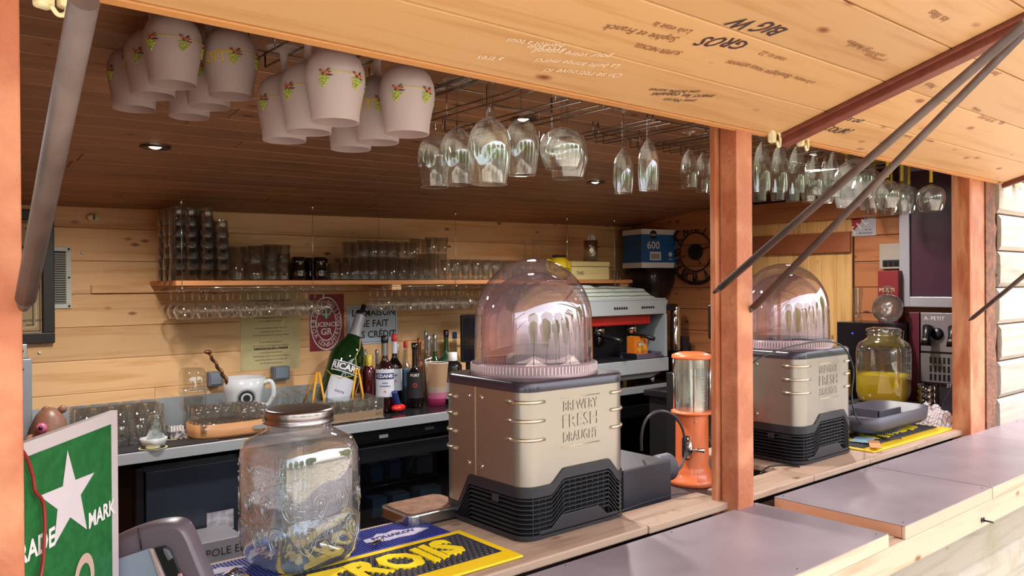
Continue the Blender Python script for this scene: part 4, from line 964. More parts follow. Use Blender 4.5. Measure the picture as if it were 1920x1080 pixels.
# leaning silver-necked bottle, blue carton
x, y_ = xy(702, 3.84); t = thing('bottle', 'clear bottle with a silver neck leaning left behind the easel', 'bottle', (x, y_, Z1)); d = Vector((-.34, 0, 1)).normalized(); Mx = Z3.rotation_difference(d).to_matrix()
obj('body', MB().lathe([(.03, 0), (.034, .01), (.034, .16), (.012, .21), (.012, .3)], 18, (.03, 0, .012), Mx), CLB, t); obj('cap', MB().lathe([(.0135, .23), (.015, .31), (.001, .312)], 14, (.03, 0, .012), Mx), SILV, t)
x, y_ = xy(762, 3.80); one('drink_box', MB().box((-.028, -.02, 0), (.028, .02, .19)), mat('blue_box', '4a7a9c', .4, noise=(14, .3, '2c5478')), 'small blue box behind the port bottle', 'box', loc=(x, y_, Z1), bevel=.002)
x, y_ = xy(678, 3.88); t = thing('metal_tube', 'pair of steel tubes standing behind the easel', 'tube', (x, y_, Z1)); obj('tube', MB().cyl((0, 0, 0), .012, .22, 14), STEEL, t); obj('tube', MB().cyl((.028, 0, 0), .012, .22, 14), STEEL, t)
# plastic cup of pink drink
x, y_ = xy(818, 3.60); z0 = Z1; H = zt(x, y_, 680) - z0; t = thing('plastic_cup', 'tall beige plastic cup with pink bands near the bottles', 'cup', (x, y_, z0))
rb, rt = .046, .064
for nm, a, b, c_ in (('pink_band', 0, .18, 'c04078'), ('light_pink_band', .18, .32, 'd880a8'), ('pale_band', .32, .46, 'c8b8a8'), ('beige_band', .46, 1, 'c8a888')):
    obj(nm, MB().lathe([(rb + (rt - rb) * a, H * a), (rb + (rt - rb) * b, H * b)], 28, cap0=(a == 0)), frosted('cup_' + nm, c_, .05, .4), t)
obj('rim', MB().tube([(rt * cos(a * pi / 14), rt * sin(a * pi / 14), H) for a in range(28)], .002, 6, True), WHITE, t)
obj('straw', MB().tube([(-.05, 0, H * .8), (-.075, 0, H + .02), (-.03, 0, H + .03)], .0035, 6), WHITE, t)
# red bottle opener / shoe
x, y_ = xy(746, 3.55); t = thing('red_opener', 'glossy red bottle opener lying beside the blue-labelled bottle', 'opener', (x, y_, Z1), R(20))
obj('body', MB().ball((0, 0, .022), .042, 16, 10, (1.15, .7, .5)), mat('gloss_red', 'd8241c', .15, coat=.5), t); obj('handle', MB().tube(bez([(.0, 0, .03), (-.02, 0, .07), (-.035, 0, .11)], 5), [.016] * 11), NAVY, t)
# black screen
x0, y0 = xy(866, 3.72); t = thing('tablet_screen', 'dark upright tablet screen left of the dome', 'screen', (x0, y0, Z1)); zb, zt_ = zt(x0, y0, 680) - Z1, zt(x0, y0, 590) - Z1
obj('case', MB().prism([(a, b + zb) for a, b in rrect(.16, zt_ - zb, .012)], (0, 0, 0), X3, Z3, -.018), BLACK, t, bevel=.002); obj('glass_front', MB().box((.012, -.0015, zb + .012), (.148, 0, zt_ - .02)), mat('screen_glass', '16161e', .12, coat=.5), t); obj('stand', MB().box((.05, .02, 0), (.11, .035, zb + .08)).box((.03, -.02, 0), (.13, .08, .008)), BLACK, t, bevel=.002)
# giant green bottle on yellow easel
EB = Vector((*xy(617, 3.66), Z1)); EB.z += .02
t = thing('giant_bottle', 'giant green aperitif bottle tilted on a yellow wire easel', 'bottle', EB)
top = P(683, 572, Y=3.72); d = (top - EB); Ltot = d.length; Mx = Z3.rotation_difference(d.normalized()).to_matrix(); r_ = .090
def bp(v): return Mx @ Vector(v)
bpr = [(r_ * .5, 0), (r_ * .92, .006), (r_, .02), (r_, Ltot * .40), (r_ * 1.02, Ltot * .45), (r_, Ltot * .52), (r_ * .8, Ltot * .60), (r_ * .5, Ltot * .67), (r_ * .32, Ltot * .72), (r_ * .28, Ltot * .93)]
obj('body', MB().lathe(bpr, 36, (0, 0, 0), Mx, cap0=True), mat('ricard_green_glass', '0e3414', .05, coat=.8, trans=.35, ior=1.45), t)
obj('neck_sleeve', MB().lathe([(r_ * .42, Ltot * .70), (r_ * .34, Ltot * .76), (r_ * .31, Ltot * .90)], 24, (0, 0, 0), Mx), mat('neck_grey', '8c8c94', .4, .2), t)
obj('pourer', MB().lathe([(r_ * .34, Ltot * .90), (r_ * .34, Ltot * .93), (r_ * .16, Ltot * .94), (r_ * .14, Ltot), (.001, Ltot)], 16, (0, 0, 0), Mx), BLACK, t)
tow = math.atan2(-EB.y, -EB.x); fa_ = tow + .15
def wrap(s0, s1, a0, a1, zA, zB, m, nm, e=.0012, k=12):
    vs = [bp(((r_ + e) * cos(a0 + (a1 - a0) * i / k), (r_ + e) * sin(a0 + (a1 - a0) * i / k), zz)) for zz in (zA, zB) for i in range(k + 1)]
    obj(nm, MB().add(vs, [(i, i + 1, k + 2 + i, k + 1 + i) for i in range(k)], True), m, t)
wrap(0, 0, fa_ - .75, fa_ + .75, Ltot * .09, Ltot * .30, mat('label_pale', 'b8bcc8', .5), 'label')
wrap(0, 0, fa_ - .85, fa_ + .85, Ltot * .34, Ltot * .43, LBL, 'name_border', .0022); wrap(0, 0, fa_ - .8, fa_ + .8, Ltot * .347, Ltot * .423, mat('name_navy', '10142c', .4), 'name_band', .0028)
vs, fs = text_geo('RICARD', .044, .001); obj('lettering', MB().add([bp(((r_ + .0036) * cos(fa_ + v.x / r_), (r_ + .0036) * sin(fa_ + v.x / r_), Ltot * .385 + v.y)) for v in vs], fs), WHT, t)
vs, fs = text_geo('PASTIS', .016, .0002); obj('lettering', MB().add([bp(((r_ + .002) * cos(fa_ + v.x / r_), (r_ + .002) * sin(fa_ + v.x / r_), Ltot * .17 + v.y)) for v in vs], fs), NAVY, t)
obj('gold_cord', MB().tube([bp(((r_ * 1.04) * cos(fa_ + a), r_ * 1.04 * sin(fa_ + a), Ltot * zz)) for a, zz in ((.2, .66), (.35, .58), (.25, .5), (.5, .42), (.4, .33), (-.2, .28), (-.8, .3), (-1.3, .34))], .0022, 6), mat('gold_cord', 'c8a84a', .5), t)
e_ = thing('wire_easel', 'yellow painted wire easel cradling the giant green bottle', 'easel', (EB.x, EB.y, Z1)); YP = mat('easel_yellow', 'd89a20', .4)
for sx in (-1, 1):
    bx, by = (-.10 if sx < 0 else .115), -.085
    obj('a_frame', MB().tube([(bx - .05, by, 0), (bx, by + .02, .235), (bx + .012, by + .02, .235), (bx + .045, by, 0)], .0055, 8), YP, e_)
    obj('back_leg', MB().tube([(bx, by + .02, .23), (bx - .03, by + .19, 0)], .0045, 8), YP, e_)
    obj('foot_bar', MB().tube([(bx - .045, by, .05), (bx + .035, by, .05)], .004, 8), YP, e_)
obj('cradle_bar', MB().tube([(-.10, -.08, .06), (.115, -.08, .06)], .005, 8), YP, e_)
# carton tray of glasses in front of the easel
a, b = P(600, 770, Y=3.50), P(708, 770, Y=3.50); ww = b.x - a.x
t = thing('glass_carton', 'brown cardboard tray of twelve wrapped glasses', 'carton', (a.x, 3.44, Z1)); CB = mat('cardboard', 'a8866c', .8)
obj('tray', MB().box((0, 0, 0), (ww, .004, .045)).box((0, .2, 0), (ww, .204, .045)).box((0, 0, 0), (.004, .204, .045)).box((ww - .004, 0, 0), (ww, .204, .045)).box((0, 0, 0), (ww, .204, .003)), CB, t)
obj('film', MB().box((-.001, -.001, .0), (ww + .001, .205, .105)), thin('film', refl=.12, edge=.4, rough=.05, haze=.15, bump=(30, .8, 'noise')), t)
text('x12', .022, INK, t, (ww - .03, -.0015, .026), X3, Z3)
meb = tumbler(.024, .09, .9, 14)
for i in range(4):
    for j in range(3): gl('boxed_glass', meb, GLC, a.x + .045 + i * (ww - .08) / 3, 3.485 + j * .062, Z1 + .004, 'glass in the cardboard tray, %s column, %s row' % (ORD[i], ['front', 'middle', 'rear'][j]), 'glasses in the cardboard tray')
# giant cup with twisted muddler
x, y_ = xy(457, 3.72); zr_ = zt(x, y_, 707) - Z1; r_ = wm(82, (x, y_, 1.2)) / 2
t = thing('giant_cup', 'oversized white coffee cup with a round black emblem', 'cup', (x, y_, Z1)); CER = mat('white_ceramic', 'c8ccd0', .2, coat=.3)
cf = [(r_ * .5, 0), (r_ * .52, .012), (r_ * .62, .03), (r_ * .82, zr_ * .45), (r_ * .95, zr_ * .75), (r_, zr_), (r_ - .005, zr_), (r_ * .9, zr_ * .7), (r_ * .6, .05), (.001, .03)]
obj('bowl', MB().lathe(cf, 40, cap0=True), CER, t)
ha = math.atan2(-.64, .77); hx, hy = cos(ha), sin(ha)
obj('handle', MB().tube(bez([(hx * r_ * .93, hy * r_ * .93, zr_ * .88), (hx * r_ * 1.3, hy * r_ * 1.3, zr_ * .9), (hx * r_ * 1.42, hy * r_ * 1.42, zr_ * .65), (hx * r_ * 1.15, hy * r_ * 1.15, zr_ * .42), (hx * r_ * .84, hy * r_ * .84, zr_ * .42)], 6), .011, 10), CER, t)
cfr = rad([(a, b) for a, b in cf[:6]]); ta = math.atan2(-y_, -x) + .12; m_ = MB()
for i in range(34):
    g = 2 * pi * i / 34
    for r0, r1, wd in ((.036, .046, .05),):
        pts = []
        for rr_, gg in ((r0, g - wd), (r1, g - wd * .4), (r1, g + wd * .4), (r0, g + wd)):
            zz = zr_ * .60 + rr_ * sin(gg); q = cfr(zz) + .0012; a_ = ta + rr_ * cos(gg) / q; pts.append((q * cos(a_), q * sin(a_), zz))
        m_.add(pts, [(0, 1, 2, 3)])
def patch(m_, r0, r1, k=28):
    vs = []
    for i in range(k + 1):
        g = 2 * pi * i / k
        for rr_ in (r0, r1): zz = zr_ * .60 + rr_ * sin(g); q = cfr(zz) + .0012; a_ = ta + rr_ * cos(g) / q; vs.append((q * cos(a_), q * sin(a_), zz))
    return m_.add(vs, [(2 * i, 2 * i + 1, 2 * i + 3, 2 * i + 2) for i in range(k)])
patch(m_, .026, .036); patch(m_, .0, .017, 20); obj('emblem', m_, INK, t)
p0 = Vector((x - .02, y_, Z1 + zr_ * .5)); p1 = P(390, 660, Y=3.66); t = thing('twisted_muddler', 'twisted bronze bar spoon standing in the giant cup', 'spoon', p0); dd = p1 - p0; BRZ = mat('bronze', '8c6448', .3, .9)
pts, rs = [], []
for i in range(61):
    f_ = i / 60; w_ = .007; pts.append(dd * f_ + Vector((w_ * cos(f_ * 40), 0, 0)) * .5 + Vector((0, w_ * sin(f_ * 40), 0)) * .5); rs.append(.011 - .004 * f_)
obj('shaft', MB().tube(pts, rs, 8), BRZ, t); obj('knob', MB().ball(dd, .014, 12, 8, (1.3, .8, .7)), BRZ, t)
# beverage stand with metal frame left of the cup
x, y_ = xy(360, 3.70); t = thing('drink_dispenser', 'small clear drinks dispenser with a metal frame left of the cup', 'dispenser', (x, y_, Z1)); z_t = zt(x, y_, 690) - Z1
obj('tank', MB().lathe([(.05, z_t * .35), (.052, z_t * .62), (.052, z_t * .93), (.04, z_t), (.001, z_t)], 20, sq=5), CARVED if False else GLB, t); obj('lid', MB().lathe([(.054, z_t * .62), (.057, z_t * .64), (.057, z_t * .67), (.05, z_t * .68)], 20, sq=5), GLN, t)
obj('cup_below', MB().lathe([(.04, 0), (.046, z_t * .55), (.001, z_t * .56)], 18), GLB, t); obj('rod', MB().tube([(.055, 0, .0), (.06, 0, z_t * .7), (.04, 0, z_t * .7)], .004, 8), CHROME, t)
# upturned wine glasses
k = 0
gm = MB().lathe([(.026, 0), (.032, .02), (.034, .045), (.028, .066), (.012, .078), (.0035, .084)], 16).mesh('b'); sm_ = MB().lathe([(.0035, .084), (.003, .12), (.005, .132), (.03, .138), (.001, .1395)], 14).mesh('s')
for r_i, (y_, xs_) in enumerate([(3.58, (519, 541, 566)), (3.67, (516, 538, 560, 583)), (3.76, (530, 552, 574, 592))]):
    for c_, qx in enumerate(xs_):
        x, yy = xy(qx, y_); t = thing('small_wine_glass', 'upside-down small wine glass, %s from the left, %s row, right of the cup' % (ORD[c_], ['front', 'middle', 'rear'][r_i]), 'glass', (x, yy, Z1), 0, 'upside-down wine glasses on the worktop')
        obj('bowl', gm, GLC, t); obj('stem', sm_, GLC, t)
# oval wooden tray with shot glasses
a = P(361, 800, Y=3.5); b = P(505, 800, Y=3.5); cx = (a.x + b.x) / 2; rx = (b.x - a.x) / 2; TW = wood('tray_wood', 'b98454', '9c6a3e', knots=.01); hz = .062
t = thing('oval_tray', 'oval light wooden tray with a cut-out handle full of shot glasses', 'tray', (cx, 3.555, Z1)); ryy = .105; k = 60; vs = []
for rr_, z_ in ((1, 0), (1, .012), (1, hz), (.965, hz), (.965, .012)):
    for i in range(k): g = 2 * pi * i / k; q = (abs(cos(g)) ** 3 + abs(sin(g)) ** 3) ** (-1 / 3); vs.append((rx * rr_ * q * cos(g), ryy * rr_ * q * sin(g), z_))
fs = [(j * k + i, j * k + (i + 1) % k, (j + 1) * k + (i + 1) % k, (j + 1) * k + i) for j in range(4) for i in range(k)]
fs = [f for f in fs if not (f[0] // k == 1 and False)]
m_ = MB().add(vs, fs, True); m_.f.append(tuple(4 * k + i for i in range(k))); m_.sm.append(False); m_.f.append(tuple(reversed(range(k)))); m_.sm.append(False)
obj('tray_body', m_, TW, t); hd = MB().add([(x_ + .03, -ryy - .0012 , z_ + .022) for x_, z_ in rrect(.085, .017, .008)], [tuple(range(24))]); hd.v = [(v[0] + rx * .25, v[1], v[2]) for v in hd.v]; obj('handle_slot', hd, mat('slot_glass', '9aa0a4', .3, .3), t)
shm = MB().lathe([(.017, 0), (.0205, .005), (.0225, .055), (.021, .055), (.018, .012), (.001, .01)], 12, cap0=True).mesh('shot'); k = 0
for r_i in range(4):
    for c_ in range(7):
        x = cx - rx + .045 + c_ * (2 * rx - .09) / 6; gl('shot_glass', shm, GLC, x, 3.485 + r_i * .047, Z1 + .013 + (.0 if r_i < 2 else .0), 'shot glass in the oval tray, %s from the left, %s row' % (ORD[c_], ORD[r_i]), 'shot glasses in the oval tray')
        if r_i > 1 or c_ > 3: gl('shot_glass', shm, GLC, x, 3.485 + r_i * .047, Z1 + .0715, 'upper shot glass in the oval tray, %s from the left, %s row' % (ORD[c_], ORD[r_i]), 'shot glasses stacked in the oval tray')
# pressed highball glasses
hm = MB().lathe([(.036, 0), (.038, .006), (.040, .16), (.038, .16), (.034, .01), (.001, .008)], 22, cap0=True).mesh('pressed')
def chev(n=9):
    m_ = MB()
    for f_ in range(6):
        a0 = 2 * pi * f_ / 6
        for i in range(n):
            z_ = .02 + i * .0145; m_.tube([(.0405 * cos(a0 + da), .0405 * sin(a0 + da), z_ + dz) for da, dz in ((-.36, .012), (0, 0), (.36, .012))], .0011, 4)
    return m_.mesh('chevrons')
cm = chev(); CHV = thin('chevron_glass', refl=.3, edge=.6, haze=.25)
for i, qx in enumerate((158, 191, 223, 255, 288)):
    for j in range(2):
        x, yy = xy(qx, 3.60); yy += j * .1; t = thing('pressed_tumbler', 'tall pressed glass with chevron pattern, %s from the left, %s row' % (ORD[i], ['front', 'rear'][j]), 'glass', (x, yy, Z1), random.random(), 'pressed glasses on the left of the worktop')
        obj('glass_wall', hm, GLC, t); obj('chevron_pattern', cm, CHV, t)
x, yy = xy(290, 3.46); gl('plain_tumbler', tumbler(.036, .10, .8, 20, up=False), GLN, x, yy, Z1 + .038, 'single upturned plain tumbler standing in front of the pressed glasses', 'single tumbler')
# ashtray, coasters, mats
x, yy = xy(286, 3.455); t = thing('ashtray', 'small white square ashtray on the black mat', 'ashtray', (x, yy, Z1 + .0035), R(35))
obj('dish', MB().lathe([(.036, 0), (.046, .034), (.044, .036), (.036, .008), (.001, .006)], 32, sq=4, cap0=True), CER, t)
one('bar_mat', MB().box((0, 0, 0), (.52, .11, .003)), BLACKM, 'black rubber mat along the left of the worktop', 'mat', loc=(P(160, 860, Y=3.41).x, 3.405, Z1), bevel=.001)
x, yy = xy(318, 3.52); t = thing('printed_mat', 'black mat with pale lettering left of the oval tray', 'mat', (x - .06, 3.52, Z1)); obj('sheet', MB().box((0, 0, 0), (.18, .2, .002)), BLACKM, t); text('PASTIS', .05, PAPERC, t, (.09, .04, .0022), X3, Y3, bold=.001)
x, yy = xy(285, 3.43); t = thing('coaster', 'round patterned coaster in front of the white ashtray', 'coaster', (x, yy, Z1 + .0031)); obj('disc', MB().cyl((0, 0, 0), .055, .0002, 28), PAPERC, t); m_ = MB(); ring(m_, (0, 0, .0004), X3, Y3, .028, .048); obj('ring_print', m_, INK, t)
x, yy = xy(330, 3.60); t = thing('condiment_holder', 'small checked holder of sachets beside the oval tray', 'holder', (x, yy, Z1 + .0022)); obj('box', MB().box((-.035, -.03, 0), (.035, .03, .03)), mat('checked_card', 'b4a8a0', .6, noise=(60, .1, '50505c')), t, bevel=.002)
for i in range(5): obj('sachet', MB().box((-.03 + i * .012, -.02, .03), (-.026 + i * .012, .02, .05)), WHT, t)
# pig figurine
p = P(92, 800, Y=3.47); x, yy = p.x, 3.47; t = thing('animal_figurine', 'brown ceramic animal head with a pink-ringed eye at the far left', 'figurine', (x, yy, Z1), R(-15))
zc = zt(x, yy, 765) - Z1
m_ = MB(); m_.ball((0, 0, zc * .5), zc * .52, 20, 12, (.62, .5, 1)); obj('head', m_, mat('brown_ceramic', '8c6450', .4, noise=(20, .3, '6c4a3a')), t)
obj('snout', MB().ball((-.045, -.02, zc * .42), .035, 16, 10, (1, .9, .7)), mat('snout_ceramic', 'a07860', .4), t); obj('eye_ring', MB().ball((-.02, -.052, zc * .66), .02, 14, 8, (1, .6, 1)), mat('pink_glaze', 'b85a80', .3), t); obj('pupil', MB().ball((-.022, -.064, zc * .67), .008, 10, 6), BLACK, t)
for sx in (-.01, .045): obj('ear', MB().ball((sx, .0, zc * .96), .016, 10, 6, (1, .6, 1)), mat('brown_ceramic', '8c6450'), t)

# ------------------------------------------------------------------ coffee corner
xa, xb = P(1080, 600, Y=3.40).x, P(1249, 600, Y=3.40).x; t = thing('espresso_machine', 'two-group white and red espresso machine in the far corner', 'coffee machine', (xa, 3.40, Z1)); ww = xb - xa
WHM = mat('machine_white', 'aab4bc', .3, .2); RDM = mat('machine_red', 'a01c22', .3); SHD = mat('machine_dark', '2a2830', .35, .3)
def hz_(qy): return zt(xb, 3.40, qy) - Z1
h0, h1, h2, h3, h4 = hz_(694), hz_(668), hz_(607), hz_(588), hz_(562)
obj('base_tray', MB().box((0, -.02, h0), (ww, .40, h1 - .004)), WHM, t, bevel=.004); obj('drip_grate', MB().box((.01, -.012, h1 - .004), (ww - .01, .3, h1)), SHD, t)
obj('lower_pan', MB().prism([(0, 0), (.0, -.03), (ww - .16, -.035), (ww - .04, 0)], (0, .0, h0), X3, Z3, -.3), mat('pan_grey', '7c848c', .4, .4), t)
obj('back_panel', MB().box((.01, .26, h1), (ww - .01, .40, h4)), SHD, t); obj('side_panel', MB().box((ww - .022, -.01, h1), (ww, .40, h3)), WHM, t, bevel=.003)
obj('red_fascia', MB().box((.0, .03, h2 + .003), (ww - .12, .07, h3 + .002)), RDM, t, bevel=.006); obj('button_panel', MB().prism([(0, h3), (ww, h3), (ww + .02, h4), (0, h4)], (0, .0, 0), X3, Z3, -.03), WHM, t, bevel=.003)
obj('top_cover', MB().box((0, .0, h4), (ww, .40, h4 + .012)), WHM, t, bevel=.003)
for gx in (ww * .47, ww * .78):
    for i in range(6): obj('button', MB().ball((gx - .055 + i * .022, -.001, (h3 + h4) / 2), .009, 12, 6, (1, .4, 1)), BLACK, t)
obj('steam_knob', MB().prism([(a, b) for a, b in rrect(.09, .045, .02)], (ww - .0, -.012, h3 + .02), X3, Z3, -.02), BLACK, t); obj('side_louvres', MB().box((ww - .09, .05, h4 + .012), (ww - .02, .2, h4 + .05)), SHD, t)
for gx in (ww * .36, ww * .72):
    obj('group_head', MB().cyl((gx, .10, h2 - .055), .034, .06, 18), CHROME, t); obj('portafilter', MB().tube([(gx, .10, h2 - .06), (gx, -.01, h2 - .07), (gx, -.09, h2 - .085)], [.014, .012, .015], 10), BLACK, t); obj('spout', MB().cyl((gx, .10, h2 - .1), .012, .05, 10), CHROME, t)
for gx in (ww * .28, ww * .56): obj('gauge', MB().cyl((gx, .25, h1 + .1), .028, .01, 18, Matrix.Rotation(pi / 2, 3, 'X')), CHROME, t)
for gx in (.05, ww - .10): obj('foot', MB().cyl((gx, .04, 0), .018, h0 - .03, 14), CHROME, t); obj('foot', MB().cyl((gx, .33, 0), .018, h0, 14), CHROME, t)
EM = (xa, 3.40, Z1, ww, h1, h4)
# striped tea towels on top
k = 36; vs = []; 
for j in range(15):
    for i in range(k + 1):
        u = i / k; v = j / 14; edge = min(1, 6 * (1 - u), 6 * u + .3) * min(1, 5 * v + .25, 5 * (1 - v) + .3)
        vs.append((u * ww * .98, .0 + v * .3, EM[5] + .012 + .09 * edge * (1 - .55 * max(0, u - .55) / .45) * (.85 + .15 * sin(u * 9 + v * 3)) + .006 * sin(u * 31 + v * 8)))
n0 = len(vs); vs += [(v[0], v[1], EM[5] + .0125) for v in vs]
fs = [(j * (k + 1) + i, j * (k + 1) + i + 1, (j + 1) * (k + 1) + i + 1, (j + 1) * (k + 1) + i) for j in range(14) for i in range(k)]
m_ = MB().add(vs, fs, True)
for i in range(k): m_.f.append((i, n0 + i, n0 + i + 1, i + 1)); m_.sm.append(True)
TW_ = bpy.data.materials.new('striped_towel'); TW_.use_nodes = True; nt = TW_.node_tree; wv = nt.nodes.new('ShaderNodeTexWave'); wv.bands_direction = 'Z'; wv.inputs['Scale'].default_value = 13; wv.inputs['Distortion'].default_value = 1.2
tcn = nt.nodes.new('ShaderNodeTexCoord'); nt.links.new(tcn.outputs['Object'], wv.inputs[0]); crn = nt.nodes.new('ShaderNodeValToRGB'); nt.links.new(wv.outputs[0], crn.inputs[0])
crn.color_ramp.elements[0].color = srgb('4c5450'); crn.color_ramp.elements[0].position = .06; crn.color_ramp.elements[1].color = srgb('a8aea6'); crn.color_ramp.elements[1].position = .2; nt.links.new(crn.outputs[0], nt.nodes['Principled BSDF'].inputs[0]); nt.nodes['Principled BSDF'].inputs['Roughness'].default_value = .9
one('tea_towels', m_, TW_, 'pile of pale striped tea towels lying on the espresso machine', 'towels', loc=(xa, 3.42, Z1))
# tray and orange packet on the machine grate
x = P(1202, 650, Y=3.46).x; zg = Z1 + EM[4]; t = thing('plastic_tray', 'small purple-grey plastic tray under the orange packet', 'tray', (x, 3.44, zg + .001)); PT = mat('purple_tray', '5a5266', .4)
obj('tray', MB().prism([(-.10, 0), (.10, 0), (.13, .035), (.122, .035), (.097, .006), (-.097, .006), (-.122, .035), (-.13, .035)], (0, .09, 0), X3, Z3, .14).box((-.12, -.052, .0), (.12, -.047, .03)).box((-.12, .087, .0), (.12, .092, .03)), PT, t)
t = thing('orange_packet', 'orange and yellow coffee packet standing in the plastic tray', 'packet', (P(1196, 650, Y=3.45).x, 3.45, zg + .008)); w_ = wm(37, (3.95, 3.45, 1.3))
obj('carton', MB().box((-w_ / 2, -.03, 0), (w_ / 2, .04, .135)), mat('packet_orange', 'd06a20', .4, noise=(9, .3, 'd88424')), t, bevel=.003); obj('picture', MB().box((-w_ * .32, -.0312, .03), (w_ * .36, -.0305, .115)), mat('packet_yellow', 'e0a030', .4, noise=(24, .12, 'a8484c')), t)
text('cafe', .03, WHT, t, (-.005, -.032, .085), X3, Z3, bold=.001)
# grinder with blue box on top
x, y_ = P(1228, 600, Y=3.66).x, 3.66; t = thing('bean_hopper', 'large dark hopper standing behind the coffee machine, under the blue carton', 'hopper', (x, y_ + .03, Z1))
hA, hB = zt(x, y_, 562) - Z1, zt(x, y_, 503) - Z1; BH = mat('brown_black_plastic', '221a1c', .3)
obj('bin', MB().lathe([(.07, hA), (.10, hA + .04), (.13, hA + .12), (.135, hB)], 28, sq=5, cap0=True, cap1=True), BH, t); obj('column', MB().lathe([(.075, 0), (.075, .03), (.06, .05), (.06, hA)], 24, sq=5, cap0=True), BH, t)
t2 = thing('blue_carton', 'blue and white carton with skull print on the dark hopper', 'carton', (x + .0, y_ + .03, Z1 + hB + .001), R(-12)); hh = zt(x, y_, 432) - Z1 - hB; BLU = mat('carton_blue', '2060a0', .5)
obj('box', MB().box((-.16, -.10, 0), (.16, .12, hh)), BLU, t2, bevel=.002); obj('white_top', MB().box((-.161, -.101, hh * .87), (.161, .121, hh + .001)), WHT, t2); obj('white_bottom', MB().box((-.161, -.101, 0), (.161, .121, hh * .14)), WHT, t2)
text('600', .075, WHT, t2, (-.06, -.1012, hh * .58), X3, Z3, bold=.001); m_ = MB(); m_.box((-.09, -.1022, hh * .2), (.005, -.1012, hh * .42)); obj('barcode_label', m_, WHT, t2)
m_ = MB(); 
for i in range(10): m_.box((-.08 + i * .0075, -.103, hh * .23), (-.0765 + i * .0075, -.1023, hh * .37))
obj('barcode', m_, INK, t2); m_ = MB(); disc(m_, (-.06, -.102, hh * .86), X3, Z3, .032, n=.0); obj('logo_disc', m_, INK, t2); text('Kaffee', .022, WHT, t2, (-.06, -.103, hh * .86), X3, Z3)
m_ = MB(); m_.ball((.09, -.1, hh * .36), .017, 12, 8, (1, .1, 1)); m_.box((.075, -.1025, hh * .22), (.105, -.1012, hh * .24)); obj('skull_print', m_, WHT, t2); obj('hook_print', MB().tube([(.12, -.102, hh * .8), (.12, -.102, hh * .62), (.10, -.102, hh * .58), (.085, -.102, hh * .62)], .003, 5), NAVY, t2)
x, y_ = P(1243, 600, Y=3.42).x, 3.42; x += .13; t = thing('coffee_grinder', 'chrome and black coffee grinder at the right end of the espresso machine', 'grinder', (x, y_, Z1))
obj('body', MB().lathe([(.065, 0), (.065, .05), (.05, .06), (.05, .19), (.06, .2)], 24, cap0=True), BLACK, t); hq = zt(x, y_, 570) - Z1
obj('cylinder', MB().lathe([(.034, .20), (.036, .22), (.036, hq - .1), (.03, hq - .09), (.034, hq - .08), (.034, hq - .02), (.018, hq)], 24), CHROME, t); obj('handle', MB().tube([(.05, -.02, .22), (.09, -.04, .24), (.10, -.04, .18)], [.016, .02, .016], 10), BLACK, t); obj('doser', MB().box((.036, -.05, .2), (.09, .04, .3)), SHD, t, bevel=.004)

# clock
c_ = Vector((XR - .008, 3.385, 1.905)); Rr = .215; t = thing('wall_clock', 'round dark metal skeleton clock with roman numerals on the side wall', 'clock', c_); CK = mat('clock_iron', '2a1c18', .5, .5)
for r_, th in ((Rr, .011), (Rr * .62, .005)): obj('hoop', MB().tube([(-.008, r_ * cos(a * pi / 24), r_ * sin(a * pi / 24)) for a in range(48)], th, 8, True), CK, t)
obj('hub', MB().cyl((0, 0, 0), .055, .02, 24, Matrix.Rotation(-pi / 2, 3, 'Y')), CK, t)
for h, s_ in enumerate(('XII', 'I', 'II', 'III', 'IV', 'V', 'VI', 'VII', 'VIII', 'IX', 'X', 'XI')):
    a = 2 * pi * h / 12; up = Vector((0, -sin(a), cos(a))); ri = Vector((0, -cos(a), -sin(a))); vs, fs = text_geo(s_, .095, .003); o_ = up * Rr * .81
    obj('numeral', MB().add([o_ + ri * v.x * .62 + up * v.y * 1.1 + Vector((-.012, 0, 0)) for v in vs], fs), CK, t)
    obj('spoke', MB().tube([up * Rr * .64 + Vector((-.008, 0, 0)), up * Rr + Vector((-.008, 0, 0))], .0022, 5) if h % 3 == 0 else MB().tube([up * .05 + Vector((-.008, 0, 0)), up * .056 + Vector((-.008, 0, 0))], .002, 5), CK, t)
for ang, L_ in ((1.3, .13), (2.6, .1)): obj('hand', MB().tube([Vector((-.02, 0, 0)), Vector((-.02, -sin(ang) * L_, cos(ang) * L_))], .004, 6), CK, t)

# ================================================================== FRONT COUNTER THINGS
ZC = 1.0505
def ribbed(label, x0, x1, y0, y1, m):
    t = thing('bar_mat', label, 'bar mat', (x0, y0, ZC)); L, D = x1 - x0, y1 - y0
    obj('base', MB().box((0, 0, 0), (L, D, .004)), m, t, bevel=.001); n = int(L / .0085)
    r_ = MB()
    for i in range(n): r_.box((.004 + i * .0085, .004, .004), (.0085 + i * .0085, D - .004, .0062))
    o = obj('ribs', r_, m, t); o['kind'] = 'stuff'; return t
BLUM = mat('blue_rubber', '2c3484', .45)
t = ribbed('blue ribbed bar mat behind the yellow one under the water jar', .52, 1.19, 1.672, 1.832, BLUM)
pc = P(738, 1008, Z=ZC) - t.location; ol = [(-.085, -.008), (-.06, -.02), (-.03, -.028), (0, -.024), (.04, -.03), (.07, -.02), (.10, -.01), (.075, .012), (.04, .02), (.02, .034), (-.01, .024), (-.03, .034), (-.05, .016), (-.08, .012)]
obj('crest', MB().prism(ol, (pc.x, pc.y, .006), X3, Y3, .0015), mat('crest_pale', 'b0a8c0', .5), t); text('POLIAKOV', .026, NAVY, t, (pc.x, pc.y, .0078), X3, Y3, bold=.0008)
pc = P(408, 1077, Z=ZC) - t.location; obj('crest', MB().prism([(a * .6, b * .6) for a, b in ol], (pc.x, pc.y, .006), X3, Y3, .0015), mat('crest_pale', 'b0a8c0', .5), t)
